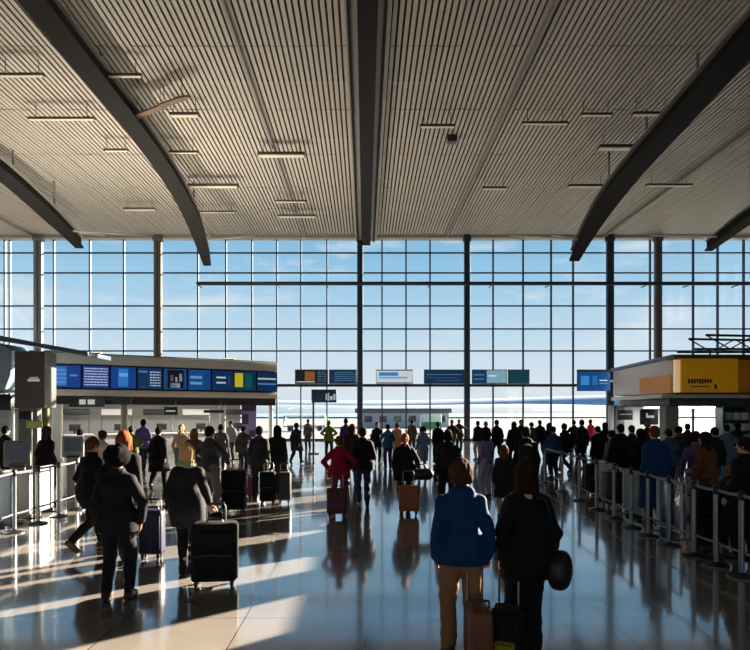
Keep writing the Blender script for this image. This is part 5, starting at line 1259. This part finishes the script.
panel(5.62, 13.4, 14.6, 0.92, (110, 112, 116), 'light grey crowd barrier farthest along the right-hand row')
panel(5.12, 9.7, 10.5, 0.92, (120, 150, 170), 'clear glass crowd barrier right of the bright blue coat', True)
panel(-6.45, 9.0, 9.8, 0.9, (60, 62, 66), 'dark grey crowd barrier at the left edge, nearest the camera')
panel(-6.5, 10.2, 11.0, 0.92, (168, 190, 210), 'pale blue crowd barrier at the left')
panel(-6.5, 11.1, 11.7, 0.95, (140, 141, 144), 'mid-grey crowd barrier right of the pale blue one')
panel(-6.5, 11.8, 12.5, 0.98, (190, 191, 192), 'whitish crowd barrier at the far end of the left row')
# kiosks at the left edge
def kiosk(x, y, rz, label, rgb):
    t = thing('self_service_kiosk', label, 'kiosk', (x, y, 0), rz, 'self-service kiosks at the left')
    MB().box(-0.22, 0.22, -0.2, 0.2, 0, 0.04).build('base', steel((70, 72, 76)), t, bevel=0.01)
    MB().box(-0.14, 0.14, -0.1, 0.1, 0.04, 1.0).build('pedestal', paint(rgb), t, bevel=0.02)
    MB().prism([(-0.24, 0.98), (0.24, 0.98), (0.24, 1.5), (-0.24, 1.5)], -0.1, 0.1).build('head', paint(rgb), t, bevel=0.03)
    MB().box(-0.19, 0.19, -0.112, -0.1, 1.12, 1.45).build('screen', glow((70, 78, 90), 0.2), t)
    MB().box(-0.15, 0.15, -0.2, -0.1, 0.98, 1.02).build('tray', hard((40, 40, 42)), t, bevel=0.008)
kiosk(-6.95, 12.0, 0.5, 'mid-grey self-service kiosk behind the pale blue crowd barrier', (128, 130, 132))
kiosk(-7.1, 14.6, 0.4, 'pale self-service kiosk behind the person in black with brown hair', (180, 180, 180))
t = thing('counter', 'low black counter at the left edge behind the barrier', 'counter', (-7.15, 11.2, 0))
MB().box(-0.7, 0.3, -0.35, 0.35, 0.0, 0.9).build('front_panel', hard((34, 34, 36)), t, bevel=0.02)
MB().box(-0.75, 0.35, -0.4, 0.4, 0.9, 0.96).build('counter_top', steel((120, 122, 126)), t, bevel=0.01)
MB().box(-0.6, 0.2, -0.1, 0.2, 0.96, 1.22).build('scanner', hard((22, 22, 24)), t, bevel=0.03)
# ------------------------------------------------------------------ LIGHT
sun = bpy.data.lights.new('sun', 'SUN'); so = bpy.data.objects.new('sun', sun); C.objects.link(so)
az, el = math.radians(50), math.radians(15)
so.rotation_euler = Vector((-math.sin(az)*math.cos(el), -math.cos(az)*math.cos(el), -math.sin(el))).to_track_quat('-Z', 'Y').to_euler()
so.location = (60, 60, 40)
sun.energy = 55.0; sun.angle = math.radians(0.12); sun.color = (1.0, 0.84, 0.66)

# fill lamps added on the pavilion roofs to brighten the ceiling
def fill_flood(x, y, z, label, power, color=(1.0, 0.88, 0.72), tilt=(0, 0)):
    t = thing('fill_light', label, 'fill_light', (x, y, z), 0, 'ceiling fill lamps added on the kiosk roofs')
    MB().box(-0.3, 0.3, -0.2, 0.2, 0.12, 0.3).build('housing', hard((60, 60, 62)), t, bevel=0.02)
    MB().box(-0.26, 0.26, -0.16, 0.16, 0.3, 0.31).build('lens', glow((255, 236, 205), 4.0), t)
    MB().box(-0.2, 0.2, -0.05, 0.05, 0, 0.12).build('bracket', steel(), t)
    l = bpy.data.lights.new('fill_beam', 'SPOT'); l.energy = power; l.color = color; l.spot_size = math.radians(150); l.spot_blend = 0.9; l.shadow_soft_size = 0.25
    lo = bpy.data.objects.new('fill_beam', l); C.objects.link(lo); lo.parent = t
    lo.location = (0, 0, 0.4); lo.rotation_euler = (math.pi + tilt[0], tilt[1], 0)
ff = ML @ Vector((2.0, 3.0, 4.62)); fill_flood(ff.x, ff.y, ff.z, 'ceiling floodlight on the near end of the check-in canopy roof', 5600)
ff = ML @ Vector((8.5, 3.0, 4.62)); fill_flood(ff.x, ff.y, ff.z, 'ceiling floodlight on the far end of the check-in canopy roof', 2800)
#flood(20, 29.2, zf(360) + 0.1, 'ceiling floodlight added on the grey shop roof', 1500, (1, 0.95, 0.9))

# ------------------------------------------------------------------ WORLD
w = bpy.data.worlds.new('sky'); bpy.context.scene.world = w; w.use_nodes = True
nt = w.node_tree; nt.nodes.clear(); L = nt.links.new
out = nt.nodes.new('ShaderNodeOutputWorld'); bg = nt.nodes.new('ShaderNodeBackground')
tc = nt.nodes.new('ShaderNodeTexCoord'); sp = nt.nodes.new('ShaderNodeSeparateXYZ')
L(tc.outputs['Generated'], sp.inputs[0])
rp = nt.nodes.new('ShaderNodeValToRGB'); cr = rp.color_ramp
cr.elements[0].position = 0.0; cr.elements[0].color = lin((232, 232, 234))
cr.elements[1].position = 1.0; cr.elements[1].color = lin((60, 112, 176))
for p, c in ((0.05, (232, 236, 241)), (0.10, (218, 232, 243)), (0.17, (190, 219, 239)), (0.25, (152, 200, 231)), (0.45, (108, 164, 214))):
    e = cr.elements.new(p); e.color = lin(c)
L(sp.outputs['Z'], rp.inputs[0])
mp = nt.nodes.new('ShaderNodeMapping'); mp.inputs['Scale'].default_value = (3.0, 3.0, 11.0); mp.inputs['Location'].default_value = (0.35, 0.2, 0.1)
L(tc.outputs['Generated'], mp.inputs[0])
no = nt.nodes.new('ShaderNodeTexNoise'); no.inputs['Scale'].default_value = 2.2; no.inputs['Detail'].default_value = 7; no.inputs['Roughness'].default_value = 0.55
L(mp.outputs[0], no.inputs['Vector'])
r2 = nt.nodes.new('ShaderNodeMapRange'); r2.inputs['From Min'].default_value = 0.55; r2.inputs['From Max'].default_value = 0.72; r2.inputs['To Max'].default_value = 0.75
L(no.outputs['Fac'], r2.inputs['Value'])
mx = nt.nodes.new('ShaderNodeMix'); mx.data_type = 'RGBA'; mx.inputs[7].default_value = lin((240, 240, 242))
L(r2.outputs[0], mx.inputs[0]); L(rp.outputs[0], mx.inputs[6]); L(mx.outputs[2], bg.inputs[0])
bg.inputs[1].default_value = 1.1
L(bg.outputs[0], out.inputs[0])

# ------------------------------------------------------------------ CAMERA
cam = bpy.data.cameras.new('camera'); co = bpy.data.objects.new('camera', cam); C.objects.link(co)
co.location = (0, 0, CAMZ); co.rotation_euler = (math.pi/2, 0, 0)
cam.sensor_fit = 'HORIZONTAL'; cam.sensor_width = 36.0; cam.lens = F / 750 * 36.0
cam.shift_x = (375 - CX) / 750; cam.shift_y = (HY - 325) / 750
cam.clip_end = 20000; cam.clip_start = 0.05
sc = bpy.context.scene; sc.camera = co
sc.view_settings.view_transform = 'Standard'; sc.view_settings.look = 'None'
sc.view_settings.exposure = 0.0; sc.view_settings.gamma = 1.0; sc.view_settings.use_curve_mapping = False
